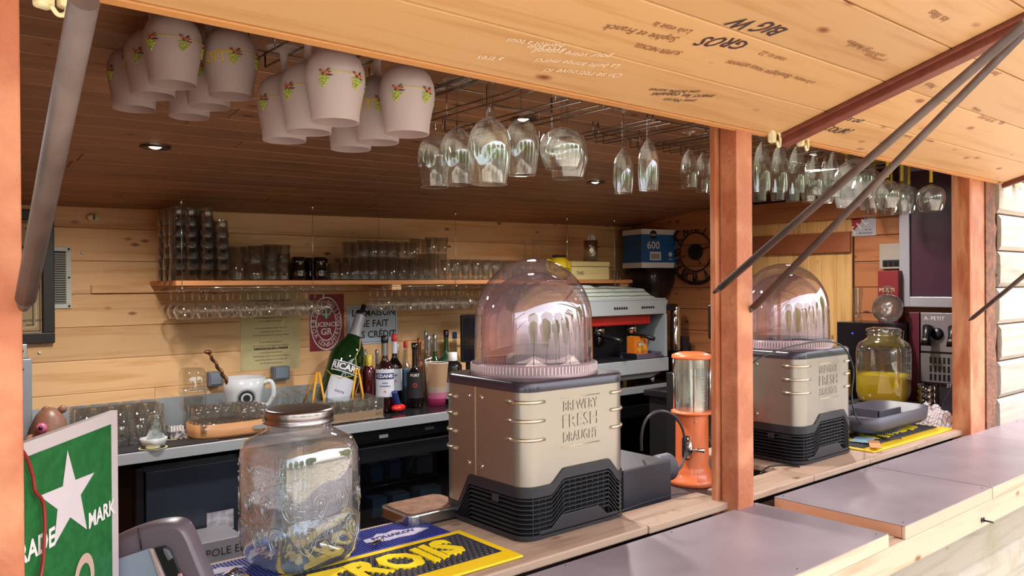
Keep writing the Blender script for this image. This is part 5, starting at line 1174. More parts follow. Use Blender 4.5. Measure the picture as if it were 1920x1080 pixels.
def troll_mat(label, x0, x1, y0, y1, word, wx, seed=0, cutoff=None):
    t = thing('bar_mat', label, 'bar mat', (x0, y0, ZC)); L, D = x1 - x0, y1 - y0; BK = mat('mat_black_rubber', '2a2630', .5)
    obj('base', MB().box((0, 0, 0), (L, D, .006)), YELR, t, bevel=.002)
    obj('well', MB().box((.022, .052, .0061), (L - .022, D - .022, .0068)), BK, t)
    n_, r_ = MB(), .0085
    nx, ny = int((L - .05) / .0155), int((D - .08) / .0135)
    for i in range(nx):
        for j in range(ny): n_.lathe([(.0058, 0), (.0048, .004), (.0001, .0045)], 6, (.03 + i * .0155 + (j % 2) * .0077, .06 + j * .0135, .0068))
    o = obj('nubs', n_, BK, t); o['kind'] = 'stuff'
    vs, fs = text_geo(word, .135, .0052); w0 = max(v.x for v in vs); m_ = MB()
    for dz, flip in ((.0125, 0),):
        base = len(m_.v); m_.add([(wx + v.x * .92, .055 + (D - .085) / 2 + v.y * 1.05 + .008 * sin(v.x * 30), .0125) for v in vs], fs)
        edges = {}
        for f in fs:
            for a, b in zip(f, f[1:] + f[:1]): edges[(a, b)] = edges.get((a, b), 0) + 1
        k = len(m_.v); m_.v += [(v[0], v[1], .006) for v in m_.v[:k]]
        for (a, b) in edges:
            if (b, a) not in edges: m_.f.append((a, k + a, k + b, b)); m_.sm.append(False)
    obj('lettering', m_, mat('mat_letter_yellow', 'f2d21c', .4), t); return t
troll_mat('yellow and black nubbed bar mat with raised letters in the foreground', .50, 1.212, 1.412, 1.664, 'desTROllS', .36)
t = troll_mat('yellow and black nubbed bar mat under the grey drip tray at right', 2.94, 3.66, 1.412, 1.664, 'desTROllS', .36)
# water jar
def jar(label, X, Y, Zb, H, rw, lid, fluid=None):
    t = thing('glass_jar', label, 'jar', (X, Y, Zb), R(12)); e = 4.2
    pr = [(rw * .62, 0), (rw * .86, .004), (rw * .94, .02), (rw, .055), (rw, H * .66), (rw * .985, H * .72), (rw * .9, H * .79), (rw * .72, H * .835), (rw * .60, H * .86), (rw * .585, H * .97)]
    JG = thin('jar_glass', tint='f6f7f8', refl=.14, edge=.85, power=1.7, haze=.15)
    seg = 64; vs = []
    for r_, z_ in pr:
        q_ = 4.2 if z_ < H * .8 else 2.0
        for i in range(seg): a = 2 * pi * i / seg; ca, sa = cos(a), sin(a); k_ = (abs(ca) ** q_ + abs(sa) ** q_) ** (-1 / q_) * (.93 if q_ > 3 else 1); vs.append((r_ * k_ * ca, r_ * k_ * sa, z_))
    fs = [(j * seg + i, j * seg + (i + 1) % seg, (j + 1) * seg + (i + 1) % seg, (j + 1) * seg + i) for j in range(len(pr) - 1) for i in range(seg)]
    m_ = MB().add(vs, fs, True); m_.f.append(tuple(reversed(range(seg)))); m_.sm.append(False); obj('glass_wall', m_, JG, t)
    def rr_(a): ca, sa = cos(a), sin(a); return rw * .93 * (abs(ca) ** 4.2 + abs(sa) ** 4.2) ** (-1 / 4.2)
    def liquid(h, m, nm, s_=.965):
        vs = []
        for z_, k_ in ((.006, .86), (.03, .95), (.06, 1), (h, 1)):
            for i in range(seg): a = 2 * pi * i / seg; r_ = rr_(a) * s_ * k_; vs.append((r_ * cos(a), r_ * sin(a), z_))
        m_ = MB().add(vs, [(j * seg + i, j * seg + (i + 1) % seg, (j + 1) * seg + (i + 1) % seg, (j + 1) * seg + i) for j in range(3) for i in range(seg)], True)
        m_.f += [tuple(reversed(range(seg))), tuple(3 * seg + i for i in range(seg))]; m_.sm += [False, False]; obj(nm, m_, m, t)
    if fluid == 'water': liquid(H * .42, thin('water_body', tint='dfeaf2', refl=.10, edge=.5, power=2., bump=(14, .5, 'noise'), haze=.03), 'water')
    if fluid == 'lemon': liquid(H * .36, frosted('lemonade', 'ffe024', .12, .4), 'lemonade')
    if fluid == 'lemon':
        obj('clear_side', MB().box((-.03, -rw * .5, .02), (.04, -rw * .46, H * .40)), frosted('milk_panel', 'c8c0a0', .5, .5), t)
    MG = thin('embossed_glass', tint='d8dce2', refl=.22, edge=.6, power=1.5, haze=.12)
    for row, (z0, s_) in enumerate(((.075, 1.), (.145, .8)) if fluid == 'water' else ()):
        for i in range(12):
            a0 = 2 * pi * (i + .5 * row) / 12; m_ = MB()
            for kk in (1., .62):
                pts = []
                for j in range(20):
                    g = 2 * pi * j / 20; u_ = .021 * s_ * kk * sin(g) * (1 - .35 * cos(g)); w__ = .031 * s_ * kk * (-cos(g)) ; a = a0 + u_ / rw; r_ = rr_(a) + .001; pts.append((r_ * cos(a), r_ * sin(a), z0 + w__))
                m_.tube(pts, .0010 if kk == 1 else .0007, 5, True)
            r_ = rr_(a0) + .001; m_.tube([(r_ * cos(a0), r_ * sin(a0), z0 - .012), (r_ * cos(a0), r_ * sin(a0), z0 + .016)], [.003, .0008], 6)
            obj('embossed_motif', m_, MG, t)
    if fluid == 'water':
        rnd = random.Random(5)
        m_ = MB()
        for i in range(520):
            a = rnd.uniform(0, 2 * pi); z_ = rnd.uniform(.03, H * .68); l = rnd.uniform(.008, .022); th = rnd.uniform(0, pi); pts = []
            for q in range(4): f_ = (q / 3 - .5) * l; aa = a + (cos(th) * f_ + .25 * l * sin(q * 2.1)) / rw; r_ = rr_(aa) + .0008; pts.append((r_ * cos(aa), r_ * sin(aa), z_ + sin(th) * f_))
            m_.tube(pts, [.0002, .0007, .0007, .0002], 4)
        o = obj('embossed_scrolls', m_, MG, t); o['kind'] = 'stuff'
    if lid == 'metal':
        L_ = mat('jar_lid_metal', 'aaa2a2', .26, 1., bump=(40, .05)); r_ = rw * .635
        obj('lid', MB().lathe([(r_ * .99, H * .90), (r_ * 1.02, H * .903), (r_ * 1.02, H * .915), (r_, H * .92), (r_, H * .935), (r_ * 1.015, H * .94), (r_ * 1.015, H * .975), (r_ * .985, H * .99), (r_ * .9, H * .993), (.001, H * .99)], 56), L_, t)
    else:
        r_ = rw * .62; obj('lid', MB().lathe([(r_, H * .93), (r_ * 1.06, H * .94), (r_ * 1.06, H * .965), (r_ * .95, H * .985), (r_ * .6, H), (.001, H)], 40), GLN, t)
        obj('clasp_wire', MB().tube([(r_ * 1.05 * cos(i * .3), r_ * 1.05 * sin(i * .3), H * .90) for i in range(21)], .0022, 6, True), CHROME, t); obj('clasp', MB().tube([(-.03, -r_ * 1.06, H * .84), (-.03, -r_ * 1.12, H * .95), (.03, -r_ * 1.12, H * .95), (.03, -r_ * 1.06, H * .84)], .002, 6), CHROME, t)
    return t
jx = P(563, 1040, Z=ZC); jX, jY = .835, 1.60
jp = P(563, 1052, Z=ZC + .007); jX, jY = jp.x, jp.y
rw = wm(207, (jX, jY, 1.2)) / 2 * .985; jH = zt(jX, jY, 768) - ZC - .007
jar('large embossed glass water jar with a metal lid in the foreground', jX, jY, ZC + .0142, jH, rw, 'metal', 'water')
# star sign
Dv = Vector((cos(R(53)), sin(R(53)), 0)); Nn = Dv.cross(Z3)
pR = Vector((.40, 1.655, ZC)); ppx = px(pR + Z3 * .3); Wd = .43; pL = pR - Dv * Wd
while px(pR)[0] > 219: pR = pR - X3 * .004
while px(pR)[0] < 217: pR = pR + X3 * .002
pL = pR - Dv * Wd; Hs = zt(pR.x, pR.y, 769) - ZC
t = thing('star_sign', 'green sign with a white star leaning beside the left post', 'sign', pL)
def sp(u, v, n=0): return Dv * u + Z3 * v + Nn * n
def quad(u0, v0, u1, v1, n0, n1):
    vs = [sp(u, v, n) for n in (n0, n1) for u, v in ((u0, v0), (u1, v0), (u1, v1), (u0, v1))]
    return MB().add(vs, [(0, 3, 2, 1), (4, 5, 6, 7), (0, 1, 5, 4), (1, 2, 6, 5), (2, 3, 7, 6), (3, 0, 4, 7)])
obj('board', quad(0, 0, Wd, Hs, -.006, .006), mat('sign_white', 'c8bcc0', .5), t)
obj('green_field', quad(.0, .0, Wd - .028, Hs - .022, .006, .0066), mat('sign_green_field', '14602c', .4, noise=(60, .1, '1c6c34')), t)
def on_sign(qx, qy):
    d = ray(qx, qy); q = EYE + d * ((pL - EYE).dot(Nn) / d.dot(Nn)); return (q - pL).dot(Dv), q.z - ZC
pts = [on_sign(*q) for q in [(118, 844), (133, 900), (169, 886), (143, 928), (155, 993), (123, 970), (92, 1025), (99, 955), (65, 930), (109, 912)]]
m_ = MB(); cxu = sum(p[0] for p in pts) / 10; cxv = sum(p[1] for p in pts) / 10
m_.add([sp(cxu, cxv, .0075)] + [sp(u, v, .0075) for u, v in pts], [(0, i + 1, (i + 1) % 10 + 1) for i in range(10)]); obj('star', m_, mat('star_white', 'd8ccd4', .5), t)
SL = 1
uu = Dv if Dv.cross(Z3).dot(Nn) > 0 else -Dv
for s_, q, sz in (('MARK', (183, 964), .038), ('TRADE', (52, 1031), .042)):
    u, v = on_sign(*q); vs, fs = text_geo(s_, sz, .0012); obj('lettering', MB().add([sp(u + a.x, v + a.y, .0078) for a in vs], fs), WHT, t)
u, v = on_sign(150, 1085); vs, fs = text_geo('H', .10, .004); 
m_ = MB(); k = 24; vs2 = []
for i in range(k + 1):
    a = 2 * pi * i / k
    for r_ in (.022, .036): vs2.append(sp(u + r_ * cos(a), v + r_ * 1.2 * sin(a), .0078))
m_.add(vs2, [(2 * i, 2 * i + 1, 2 * i + 3, 2 * i + 2) for i in range(k)]); obj('letter_o', m_, mat('letter_pink', 'c8a89c', .5), t)
# red cable over the sign
cp = []
for q in [(38, 840), (52, 862), (62, 895), (66, 920), (80, 940), (84, 975), (83, 1010), (80, 1060), (70, 1110)]:
    d = ray(*q); cp.append(EYE + d * ((pL + Nn * .014 - EYE).dot(Nn) / d.dot(Nn)))
one('red_cable', MB().tube(bez(cp, 6), .0028, 8), mat('red_cable', '8c2420', .35), 'thin red cable hanging down across the green star sign', 'cable')

# payment terminal in the front left corner
Zt = ZC
tp = P(285, 1150, Z=ZC); t = thing('label_printer', 'rounded grey-mauve office machine with a handle in the bottom left corner', 'machine', (tp.x, tp.y, ZC))
Vx = Vector((CR.x, CR.y, 0)).normalized(); Vy = Vector((CF.x, CF.y, 0)).normalized(); dT = (tp - EYE).dot(CF)
def onT(qx, qy, back=0.):      # point on the upright plane through the machine
    d = ray(qx, qy); q = EYE + d * (((tp + Vy * back) - EYE).dot(Vy) / d.dot(Vy)); return q - t.location
ol = [(150, 1170), (153, 1100), (155, 1062), (168, 1038), (200, 1015), (250, 993), (295, 981), (325, 979), (342, 985), (354, 1003), (372, 1046), (392, 1095), (415, 1160)]
ol = ol[:1] + [tuple(v)[:2] for v in bez([(a, b, 0) for a, b in ol[1:]], 4)]
MV = mat('mauve_grey_plastic', '625660', .38, coat=.15)
fr = [onT(*q) for q in ol]; n = len(fr); inn = [onT(285 + (q[0] - 285) * .9, 1120 + (q[1] - 1120) * .92, -.012) for q in ol]
vs = [p + Vy * .035 for p in fr] + fr + inn
m_ = MB().add(vs, [(j * n + i, j * n + (i + 1) % n, (j + 1) * n + (i + 1) % n, (j + 1) * n + i) for j in range(2) for i in range(n)], True)
m_.f += [tuple(2 * n + i for i in range(n))]; m_.sm += [False]; obj('housing', m_, MV, t)
def plate(nm, q, m, back, th=.008):
    a = [onT(*p, back) for p in q]; k = len(a); b = [p - Vy * th for p in a]
    mm = MB().add(a + b, [tuple(range(k)), tuple(reversed(range(k, 2 * k)))] + [(i, k + i, k + (i + 1) % k, (i + 1) % k) for i in range(k)]); return obj(nm, mm, m, t, bevel=.002)
plate('side_panel', [(172, 1170), (172, 1078), (180, 1062), (205, 1052), (280, 1027), (288, 1032), (300, 1080), (330, 1170)], mat('pale_blue_grey', '8c96a8', .4), -.014)
plate('panel_edge', [(283, 1026), (290, 1028), (320, 1100), (345, 1170), (333, 1170), (303, 1085)], mat('pinkish_edge', 'a89494', .35), -.014, .011)
plate('opening', [(290, 1026), (312, 1022), (322, 1030), (345, 1085), (368, 1170), (346, 1170), (322, 1100)], BLACK, -.0145, .004)
plate('inner_lever', [(308, 1026), (318, 1030), (326, 1045), (318, 1050), (310, 1035)], MIDG, -.02, .008)
plate('button', [(334, 1075), (342, 1073), (346, 1088), (338, 1090)], mat('pink_button', 'b08088', .4), -.02, .006)
obj('seam', MB().tube([onT(259, 990, -.0135), onT(262, 1010, -.016), onT(265, 1030, -.016)], .0014, 6), BLACK, t)
kp = P(425, 1078, Z=ZC + .02); t = thing('key_bunch', 'small bundle of metal keys beside the water jar at the bottom edge', 'keys', (kp.x, kp.y, ZC + .0125))
obj('ring', MB().tube([(.016 * cos(i * .45), .016 * sin(i * .45), .006 + .002 * sin(i)) for i in range(14)], .0015, 6, True), CHROME, t)
for i in range(3): obj('key', MB().box((0, -.005, i * .003), (.045, .005, i * .003 + .002), Matrix.Rotation(.5 * i - .3, 4, 'Z')), CHROME, t)
ap = P(706, 1020, Z=ZC + .01); t = thing('bottle_clip', 'small shiny metal clip lying where the two bar mats meet', 'clip', (ap.x, ap.y, ZC + .0125), R(25)); 
obj('body', MB().box((-.018, -.006, 0), (.012, .006, .004)), CHROME, t, bevel=.001); obj('loop', MB().tube([(.018 + .007 * cos(i * .6), .007 * sin(i * .6), .003) for i in range(10)], .0018, 6, True), CHROME, t)
# steel tray behind the first dispenser
a = P(776, 940, Z=ZC); b = P(858, 975, Z=ZC); t = thing('steel_drip_tray', 'small steel drip tray poking out left of the centre dispenser', 'drip tray', (1.165 + .0, 1.86, ZC))
t.location = (P(845, 975, Z=ZC).x - .03, P(845, 975, Z=ZC).y + .004, ZC)
obj('tray', MB().prism([(x, z) for x, z in rrect(.20, .16, .03)], (-.10, -.0, .0), X3, Y3, .03), STEEL, t, bevel=.003); obj('wood_insert', MB().prism([(x + .012, z + .012) for x, z in rrect(.176, .136, .024)], (-.10, 0, .0301), X3, Y3, .003), mat('tray_insert', '6a4838', .5, noise=(30, .3, '8c6850')), t); obj('rubber_base', MB().prism(rrect(.204, .164, .03), (-.102, -.002, 0), X3, Y3, .004), BLACK, t)

# orange dispenser
dp = P(1298, 905, Z=.966); dX, dY = dp.x, dp.y; t = thing('orange_dispenser', 'orange column dispenser with a clear cylinder left of the middle post', 'dispenser', (dX, dY, .966), math.atan2(-dY, -dX) + pi / 2)
def hz2(q): return zt(dX, dY, q) - .966
rB = wm(92, dp) / 2; rC = wm(66, dp) / 2; rT = wm(74, dp) / 2; za, zb2, zc2 = hz2(878), hz2(770), hz2(672)
obj('foot', MB().lathe([(rB, 0), (rB, .012), (rB * .95, .022), (rB * .8, .032), (rB * .78, .045), (rC * 1.0, .062)], 44, cap0=True), ORANGE, t)
obj('column', MB().lathe([(rC * 1.0, .06), (rC * .95, za + .02), (rC * .93, zb2 - .012)], 40), ORANGE, t)
obj('collar', MB().lathe([(rC * .93, zb2 - .012), (rT * 1.05, zb2 - .008), (rT * 1.07, zb2), (rC, zb2 + .003), (.001, zb2 + .002)], 40), ORANGE, t)
obj('clear_cylinder', MB().lathe([(rC * .93, zb2 + .002), (rC * .93, zc2)], 40), GLN, t); obj('inner_cylinder', MB().lathe([(rC * .8, zb2 + .003), (rC * .8, zc2)], 32), GLN, t)
obj('cap', MB().lathe([(rT, zc2), (rT * 1.03, zc2 + .004), (rT, zc2 + .014), (rT * .7, zc2 + .022), (rT * .5, zc2 + .023), (.001, zc2 + .02)], 40, cap0=True), ORANGE, t)
for a in (2.8, .3, 1.4): obj('rod', MB().tube([(rT * .98 * cos(a), rT * .98 * sin(a), zb2), (rT * .98 * cos(a), rT * .98 * sin(a), zc2)], .0028, 8), CHROME, t)
for i in range(9): obj('graduation', MB().box((rC * .5, -rC * .80, zb2 + .03 + i * .012), (rC * .5 + .014, -rC * .80 + .001, zb2 + .032 + i * .012)), WHT, t)
ty, zz = -rC * .96, hz2(835)
obj('tap_plate', MB().prism(rrect(.034, .085, .014), (-.035, ty - .004, zz - .04), X3, Z3, -.008), GREY, t); obj('tap_lever', MB().tube([(.0, ty, zz), (.005, ty - .03, zz), (.042, ty - .034, zz + .002)], [.006, .006, .008], 10), CHROME, t); obj('tap_body', MB().tube([(-.012, ty - .012, zz + .045), (-.008, ty - .02, zz), (-.014, ty - .016, zz - .03)], [.008, .012, .009], 12), CHROME, t); obj('tap_jewel', MB().ball((-.022, ty - .012, zz + .014), .007, 10, 6), RED, t)
obj('screw', MB().ball((.012, -rC * .95, zb2 - .03), .004, 8, 5), CHROME, t)
# black box with bellows
bx0 = P(1165, 940, Y=1.56); z0 = .966; bxl, bxr = P(1150, 940, Y=1.60).x, P(1240, 940, Y=1.60).x
t = thing('cooler_box', 'dark grey box with a grooved round duct between dispenser and orange column', 'box', (bxl, 1.56, z0)); hh = zt(bxr, 1.56, 862) - z0; ww = bxr - bxl
obj('body', MB().box((0, 0, 0), (ww, .24, hh)), GREY, t, bevel=.004)
for i in range(5): obj('duct_ring', MB().lathe([(.036, 0), (.043, .006), (.036, .012)], 26, (ww + .002 + i * .011, .055, hh - .038), Matrix.Rotation(pi / 2, 3, 'Y')), MIDG, t)
obj('duct_end', MB().lathe([(.036, 0), (.001, .001)], 26, (ww + .058, .055, hh - .038), Matrix.Rotation(pi / 2, 3, 'Y')), MIDG, t)
# ribbed hose
hp = []
for q, Y_ in [((1203, 845), 1.64), ((1203, 815), 1.63), ((1212, 786), 1.62), ((1235, 771), 1.61), ((1262, 778), 1.60), ((1278, 800), 1.60), ((1284, 825), 1.60), ((1285, 850), 1.60), ((1276, 876), 1.59), ((1258, 888), 1.58), ((1236, 891), 1.575)]: hp.append(P(q[0], q[1], Y=Y_))
hb = bez(hp, 14); one('ribbed_hose', MB().tube(hb, [.0048 if i % 2 else .0036 for i in range(len(hb))], 8), mat('hose', '3c3a40', .35, .3), 'ribbed black hose looping from the dark box to the orange dispenser tap', 'hose')
def cable(label, qs, r_=.0026, m=BLACK): return one('cable', MB().tube(bez([P(q[0], q[1], **q[2]) for q in qs], 8), r_, 8), m, label, 'cable')
cable('black cable hanging beside the middle post behind the orange dispenser', [(1349, 660, dict(Y=1.72)), (1344, 740, dict(Y=1.72)), (1334, 790, dict(Y=1.72)), (1335, 830, dict(Y=1.70)), (1350, 870, dict(Y=1.66)), (1366, 892, dict(Y=1.62))])
cable('black cable looping over the right beer dispenser to the grey tray', [(1412, 680, dict(Y=1.45)), (1440, 664, dict(Y=1.45)), (1490, 648, dict(Y=1.45)), (1545, 640, dict(Y=1.45)), (1580, 650, dict(Y=1.45)), (1600, 690, dict(Y=1.44)), (1597, 740, dict(Y=1.43)), (1604, 778, dict(Y=1.43)), (1625, 806, dict(Z=ZC + .02)), (1655, 822, dict(Z=ZC + .016)), (1690, 822, dict(Z=ZC + .016))], .003)
cable('thin cable on the board in front of the right dispenser', [(1425, 888, dict(Z=ZC + .003)), (1440, 876, dict(Z=ZC + .003)), (1465, 872, dict(Z=ZC + .003)), (1500, 875, dict(Z=ZC + .003))], .0026)
cable('thin cable on the counter between the centre dispenser and the post', [(1165, 958, dict(Z=ZC + .003)), (1215, 940, dict(Z=ZC + .003)), (1262, 928, dict(Z=ZC + .003)), (1290, 925, dict(Z=ZC + .004))], .0016, GREY)
one('tumbler', tumbler(.03, .05, .85, 16), GLN, 'small glass standing in the dark gap right of the orange dispenser', 'glass', loc=P(1343, 840, Z=.966))

# ------------------------------------------------------------------ right end of the kiosk
sc = thing('side_counter', 'dark side counter along the right wall carrying the appliances', 'counter', (3.72, 1.45, .14))
obj('top', MB().box((0, 0, .87), (.77, 1.75, .905)), DTOP, sc, bevel=.002); obj('front', MB().box((.03, .02, 0), (.76, 1.73, .868)), BLACKM, sc); ZR = 1.047
jp2 = P(1657, 748, Z=ZR); jX, jY = 4.02, 0
jY = P(1657, 700, X=4.05).y; jX = 4.05
rw = wm(106, (jX, jY, 1.2)) / 2 * .985; jH = zt(jX, jY, 613) - ZR; jb = zt(jX, jY, 752)
st = one('jar_stand', MB().box((jX - .13, jY - .12, ZR), (jX + .13, jY + .14, jb - .002)), BLACKM, 'low black block under the lemonade jar', 'stand', bevel=.003)
jar('glass clip-top jar with yellow lemonade at the right', jX, jY, jb, zt(jX, jY, 613) - jb, rw, 'clip', 'lemon')
one('yellow_container', MB().prism(rrect(.1, .14, .01), (P(1592, 720, Y=jY + .16).x, jY + .2, jb), X3, Z3, -.08), mat('yellow_container', 'e0b418', .4), 'yellow container standing left of the lemonade jar', 'container', bevel=.003)
# black cabinet with flask and glass
a = P(1576, 605, X=4.22); b = P(1704, 605, X=4.33) + Vector((0, .004, 0)); t = thing('black_cabinet', 'black appliance with a small blue light under the glass flask', 'appliance', (4.18, b.y, ZR)); hh = zt(4.12, a.y, 604) - ZR; dd = a.y - b.y
obj('body', MB().box((0, 0, 0), (.27, dd, hh)), mat('cabinet_black', '0e0c14', .2), t, bevel=.003); obj('led', MB().ball((-.001, dd * .72, hh - .06), .005, 8, 6), mat('blue_led', '2830ff', .3, emit=2.5), t)
fx = 4.25; fy = P(1664, 560, X=fx).y; t = thing('glass_flask', 'flat round glass flask with a square stopper on the black appliance', 'flask', (fx, fy, ZR + hh + .001), math.atan2(-fy, -fx) + pi / 2); fr_ = wm(60, (fx, fy, 1.5)) / 2
obj('body', MB().ball((0, 0, fr_ * .98), fr_, 26, 18, (1, .5, 1)), thin('flask_glass', tint='dce8e4', refl=.2, edge=.7, power=1.6, haze=.42, bump=(40, .6, 'vor')), t); obj('neck', MB().lathe([(fr_ * .3, fr_ * 1.9), (fr_ * .26, fr_ * 2.2), (fr_ * .34, fr_ * 2.22), (fr_ * .34, fr_ * 2.3)], 18), GLB, t); obj('stopper', MB().box((-fr_ * .24, -fr_ * .2, fr_ * 2.3), (fr_ * .24, fr_ * .2, fr_ * 2.6)), GLB, t, bevel=.003)
gy = P(1608, 570, X=4.26).y; gh = zt(4.26, gy, 540) - ZR - hh; t = thing('tall_glass', 'narrow tall glass vase on the black appliance left of the flask', 'glass', (4.26, gy, ZR + hh + .001))
obj('wall', MB().lathe([(.024, 0), (.026, .01), (.018, .02), (.022, gh * .5), (.03, gh)], 20, cap0=True), GLB, t); obj('inner_tube', MB().lathe([(.012, .02), (.012, gh * .98)], 14), GLN, t)
# framed maroon board
def onX(qx, qy, X=4.42): return P(qx, qy, X=X)
a, b = onX(1688, 575), onX(1850, 300); XB = 4.42; t = thing('maroon_board', 'large maroon notice board in a wide pale grey frame', 'notice board', (XB, a.y, a.z)); LL = a.y - 1.44; HH = ceil_z(XB, a.y) - a.z - .03
FRM = mat('pale_frame', 'a8a4ac', .35, .3)
obj('panel', MB().box((.004, -LL, 0), (.014, 0, HH)), mat('maroon_panel', '4a2430', .35, noise=(1.2, .6, '3c2438')), t)
obj('frame', MB().box((-.012, -.055, 0), (.016, 0, HH)).box((-.012, -LL, 0), (.016, -.055, .055)).box((-.012, -LL, HH - .05), (.016, -.055, HH)), FRM, t, bevel=.003)
c0, c1 = onX(1792, 500, XB - .001), onX(1826, 556, XB - .001); m_ = MB().box((-.0005, c1.y - a.y, c1.z - a.z), (.003, c0.y - a.y, c0.z - a.z)); obj('paper', m_, mat('notice_paper', 'c0b8c0', .6), t)
for i, s_ in enumerate(('Depannage', 'du lundi', 'au samedi', 'numero', 'appeler')): text(s_, .018 if i else .022, INK, t, (-.0015, (c0.y + c1.y) / 2 - a.y + .0, c0.z - a.z - .025 - i * .028), -Y3, Z3)
obj('green_strip', MB().box((-.0006, c1.y - a.y, c1.z - a.z), (.0025, c0.y - a.y, c1.z - a.z + .02)), mat('green_strip', '7a9440', .5), t)
# tap dispenser below it
a = onX(1726, 590, 4.34); yl = a.y; yr = 1.46; z0 = zt(4.34, yl, 706); z1 = zt(4.34, yl, 586)
DG = mat('dispenser_grey', '8c8488', .4, .4); t = thing('drinks_machine', 'grey drinks machine with three black taps and a vent grille', 'drinks machine', (4.34, yl, ZR)); hb_, ht_ = z0 - ZR, z1 - ZR; zm = zt(4.34, yl, 660) - ZR
obj('body', MB().box((.012, yr - yl, 0), (.15, 0, ht_)), mat('machine_body', '3a3038', .5), t); obj('tap_panel', MB().box((0, yr - yl, zm + .006), (.012, -.0, ht_)), DG, t, bevel=.002)
obj('grille_frame', MB().box((0, yr - yl, zm - .004 - .15), (.004, 0, zm - .004)), DG, t)
gk = MB()
for r_ in range(3):
    for i in range(19):
        y_ = -.045 - i * .022; z_ = zm - .022 - r_ * .044
        if y_ > yr - yl + .02: gk.box((-.0008, y_ - .012, z_ - .034), (.0005, y_, z_))
obj('grille_slots', gk, BLACK, t)
for i in range(3):
    y_ = max(P((1738, 1786, 1828)[i], 640, X=4.30).y - yl, yr - yl + .01)
    zz = (zm + ht_) / 2 - .015; obj('tap', MB().tube([(0, y_, zz + .035), (-.03, y_, zz + .04), (-.045, y_ + .0, zz - .0), (-.05, y_, zz - .05)], [.02, .026, .018, .026], 14), BLACK, t); obj('tap_boss', MB().lathe([(.032, 0), (.03, .012), (.001, .014)], 20, (0, y_ - .035, zz + .01), Matrix.Rotation(-pi / 2, 3, 'Y')), BLACK, t)
    obj('tap_window', MB().ball((-.066, y_, zz - .018), .013, 10, 6, (.4, 1, .6)), mat('tap_window', '8a8478', .3), t)
text('A. PETIT', .028, WHT, t, (-.001, P(1752, 596, X=4.34).y - yl, ht_ - .03), -Y3, Z3)
yb = P(1704, 650, X=4.33).y; one('maroon_upright', MB().box((4.33, yl + .004, ZR), (4.44, yb, z1 + .0)), mat('maroon_metal', '5c2030', .35), 'narrow maroon upright between black appliance and drinks machine', 'panel', bevel=.002)
# stacked glass bowls and dark terminal
x_ = 4.05; y_ = P(1742, 740, X=x_).y; zt0 = zt(x_, y_, 702)
for i in range(4): gl('glass_bowl', tumbler(.052, .045, .8, 22), thin('dark_bowl_glass', tint='a8a0b0', refl=.2, edge=.7), x_, y_, ZR + .001 + i * .032, 'dark glass bowl, %s from the bottom of the stack near the right post' % ORD[i], 'stacked glass bowls')
p = P(1802, 770, X=3.86); t = thing('card_terminal', 'dark slanted terminal with a curved handset just left of the right post', 'terminal', (3.86, p.y, ZR)); ch = zt(3.86, p.y, 706) - ZR; TM = mat('terminal_dark', '2c2838', .35)
obj('body', MB().prism([(-.09, 0), (.09, 0), (.09, ch), (.0, ch * 1.02), (-.06, ch * .5)], (.05, .0, 0), -Y3, Z3, .09), TM, t, bevel=.006); obj('handset', MB().tube(bez([(-.05, -.05, ch * .85), (-.06, -.03, ch * .5), (-.06, .01, ch * .15)], 6), .011, 10), MIDG, t); text('37', .022, WHT, t, (-.041, .035, ch * .8), -Y3, Z3)
# sticker sign and switchboard on the side wall
a = P(1592, 408, X=XR - .001); b = P(1643, 441, X=XR - .001); t = thing('side_wall_sign', 'white sign with a red striped corner on the right wall', 'sign', (XR, a.y, b.z)); w_, h_ = a.y - b.y, a.z - b.z
obj('plate', MB().box((-.003, -w_, 0), (0, 0, h_)), mat('sign_white2', 'b8b4bc', .5), t); obj('red_corner', MB().add([(-.0035, 0, .0), (-.0035, 0, h_), (-.0035, -w_ * .62, h_), (-.0035, -w_ * .02, 0)], [(0, 1, 2, 3)]), mat('corner_red', 'a03038', .5), t)
for i, ch_ in enumerate('TILC'): text(ch_, .06, WHT, t, (-.004, -.028 - i * .034, .03 + i * .026), Vector((0, -.75, .6)), Vector((0, .6, .75)), bold=.001)
text('en cas', .016, INK, t, (-.004, -w_ * .72, h_ * .32), -Y3, Z3); text('de manque', .018, INK, t, (-.004, -w_ * .62, h_ * .15), -Y3, Z3)
a = P(1656, 458, X=XR - .001); b = P(1692, 504, X=XR - .001); t = thing('fuse_box', 'cream fuse box on the right wall behind the maroon board', 'fuse box', (XR, a.y, b.z)); w_, h_ = a.y - b.y + .1, a.z - b.z
obj('case', MB().box((-.05, -w_, 0), (0, 0, h_)), mat('fuse_cream', 'a09486', .5), t, bevel=.003); obj('breaker_slot', MB().box((-.052, -w_, .012), (-.05, -.02, .05)), GREY, t)
for i in range(5): obj('breaker', MB().box((-.058, -.045 - i * .03, .018), (-.052, -.025 - i * .03, .044)), BLACK, t)
a = P(1652, 508, X=4.40); b = P(1694, 548, X=4.40); t = thing('red_box', 'red box with pale lettering behind the glass flask', 'box', (4.36, a.y, ZR + hh + .001)); 
w_, h_ = a.y - b.y - .01, a.z - ZR - hh; t.location.z = ZR + .0 + zt(4.12, P(1576, 605, X=4.22).y, 604) - ZR + .001; h_ = a.z - t.location.z
obj('carton', MB().box((0, -w_, 0), (.08, 0, h_)), mat('box_red', '74181c', .5), t, bevel=.002); text('MULTI', .030, PAPERC, t, (-.001, -w_ * .45, h_ * .62), -Y3, Z3); text('PURPLE', .026, PAPERC, t, (-.001, -w_ * .45, h_ * .36), -Y3, Z3)
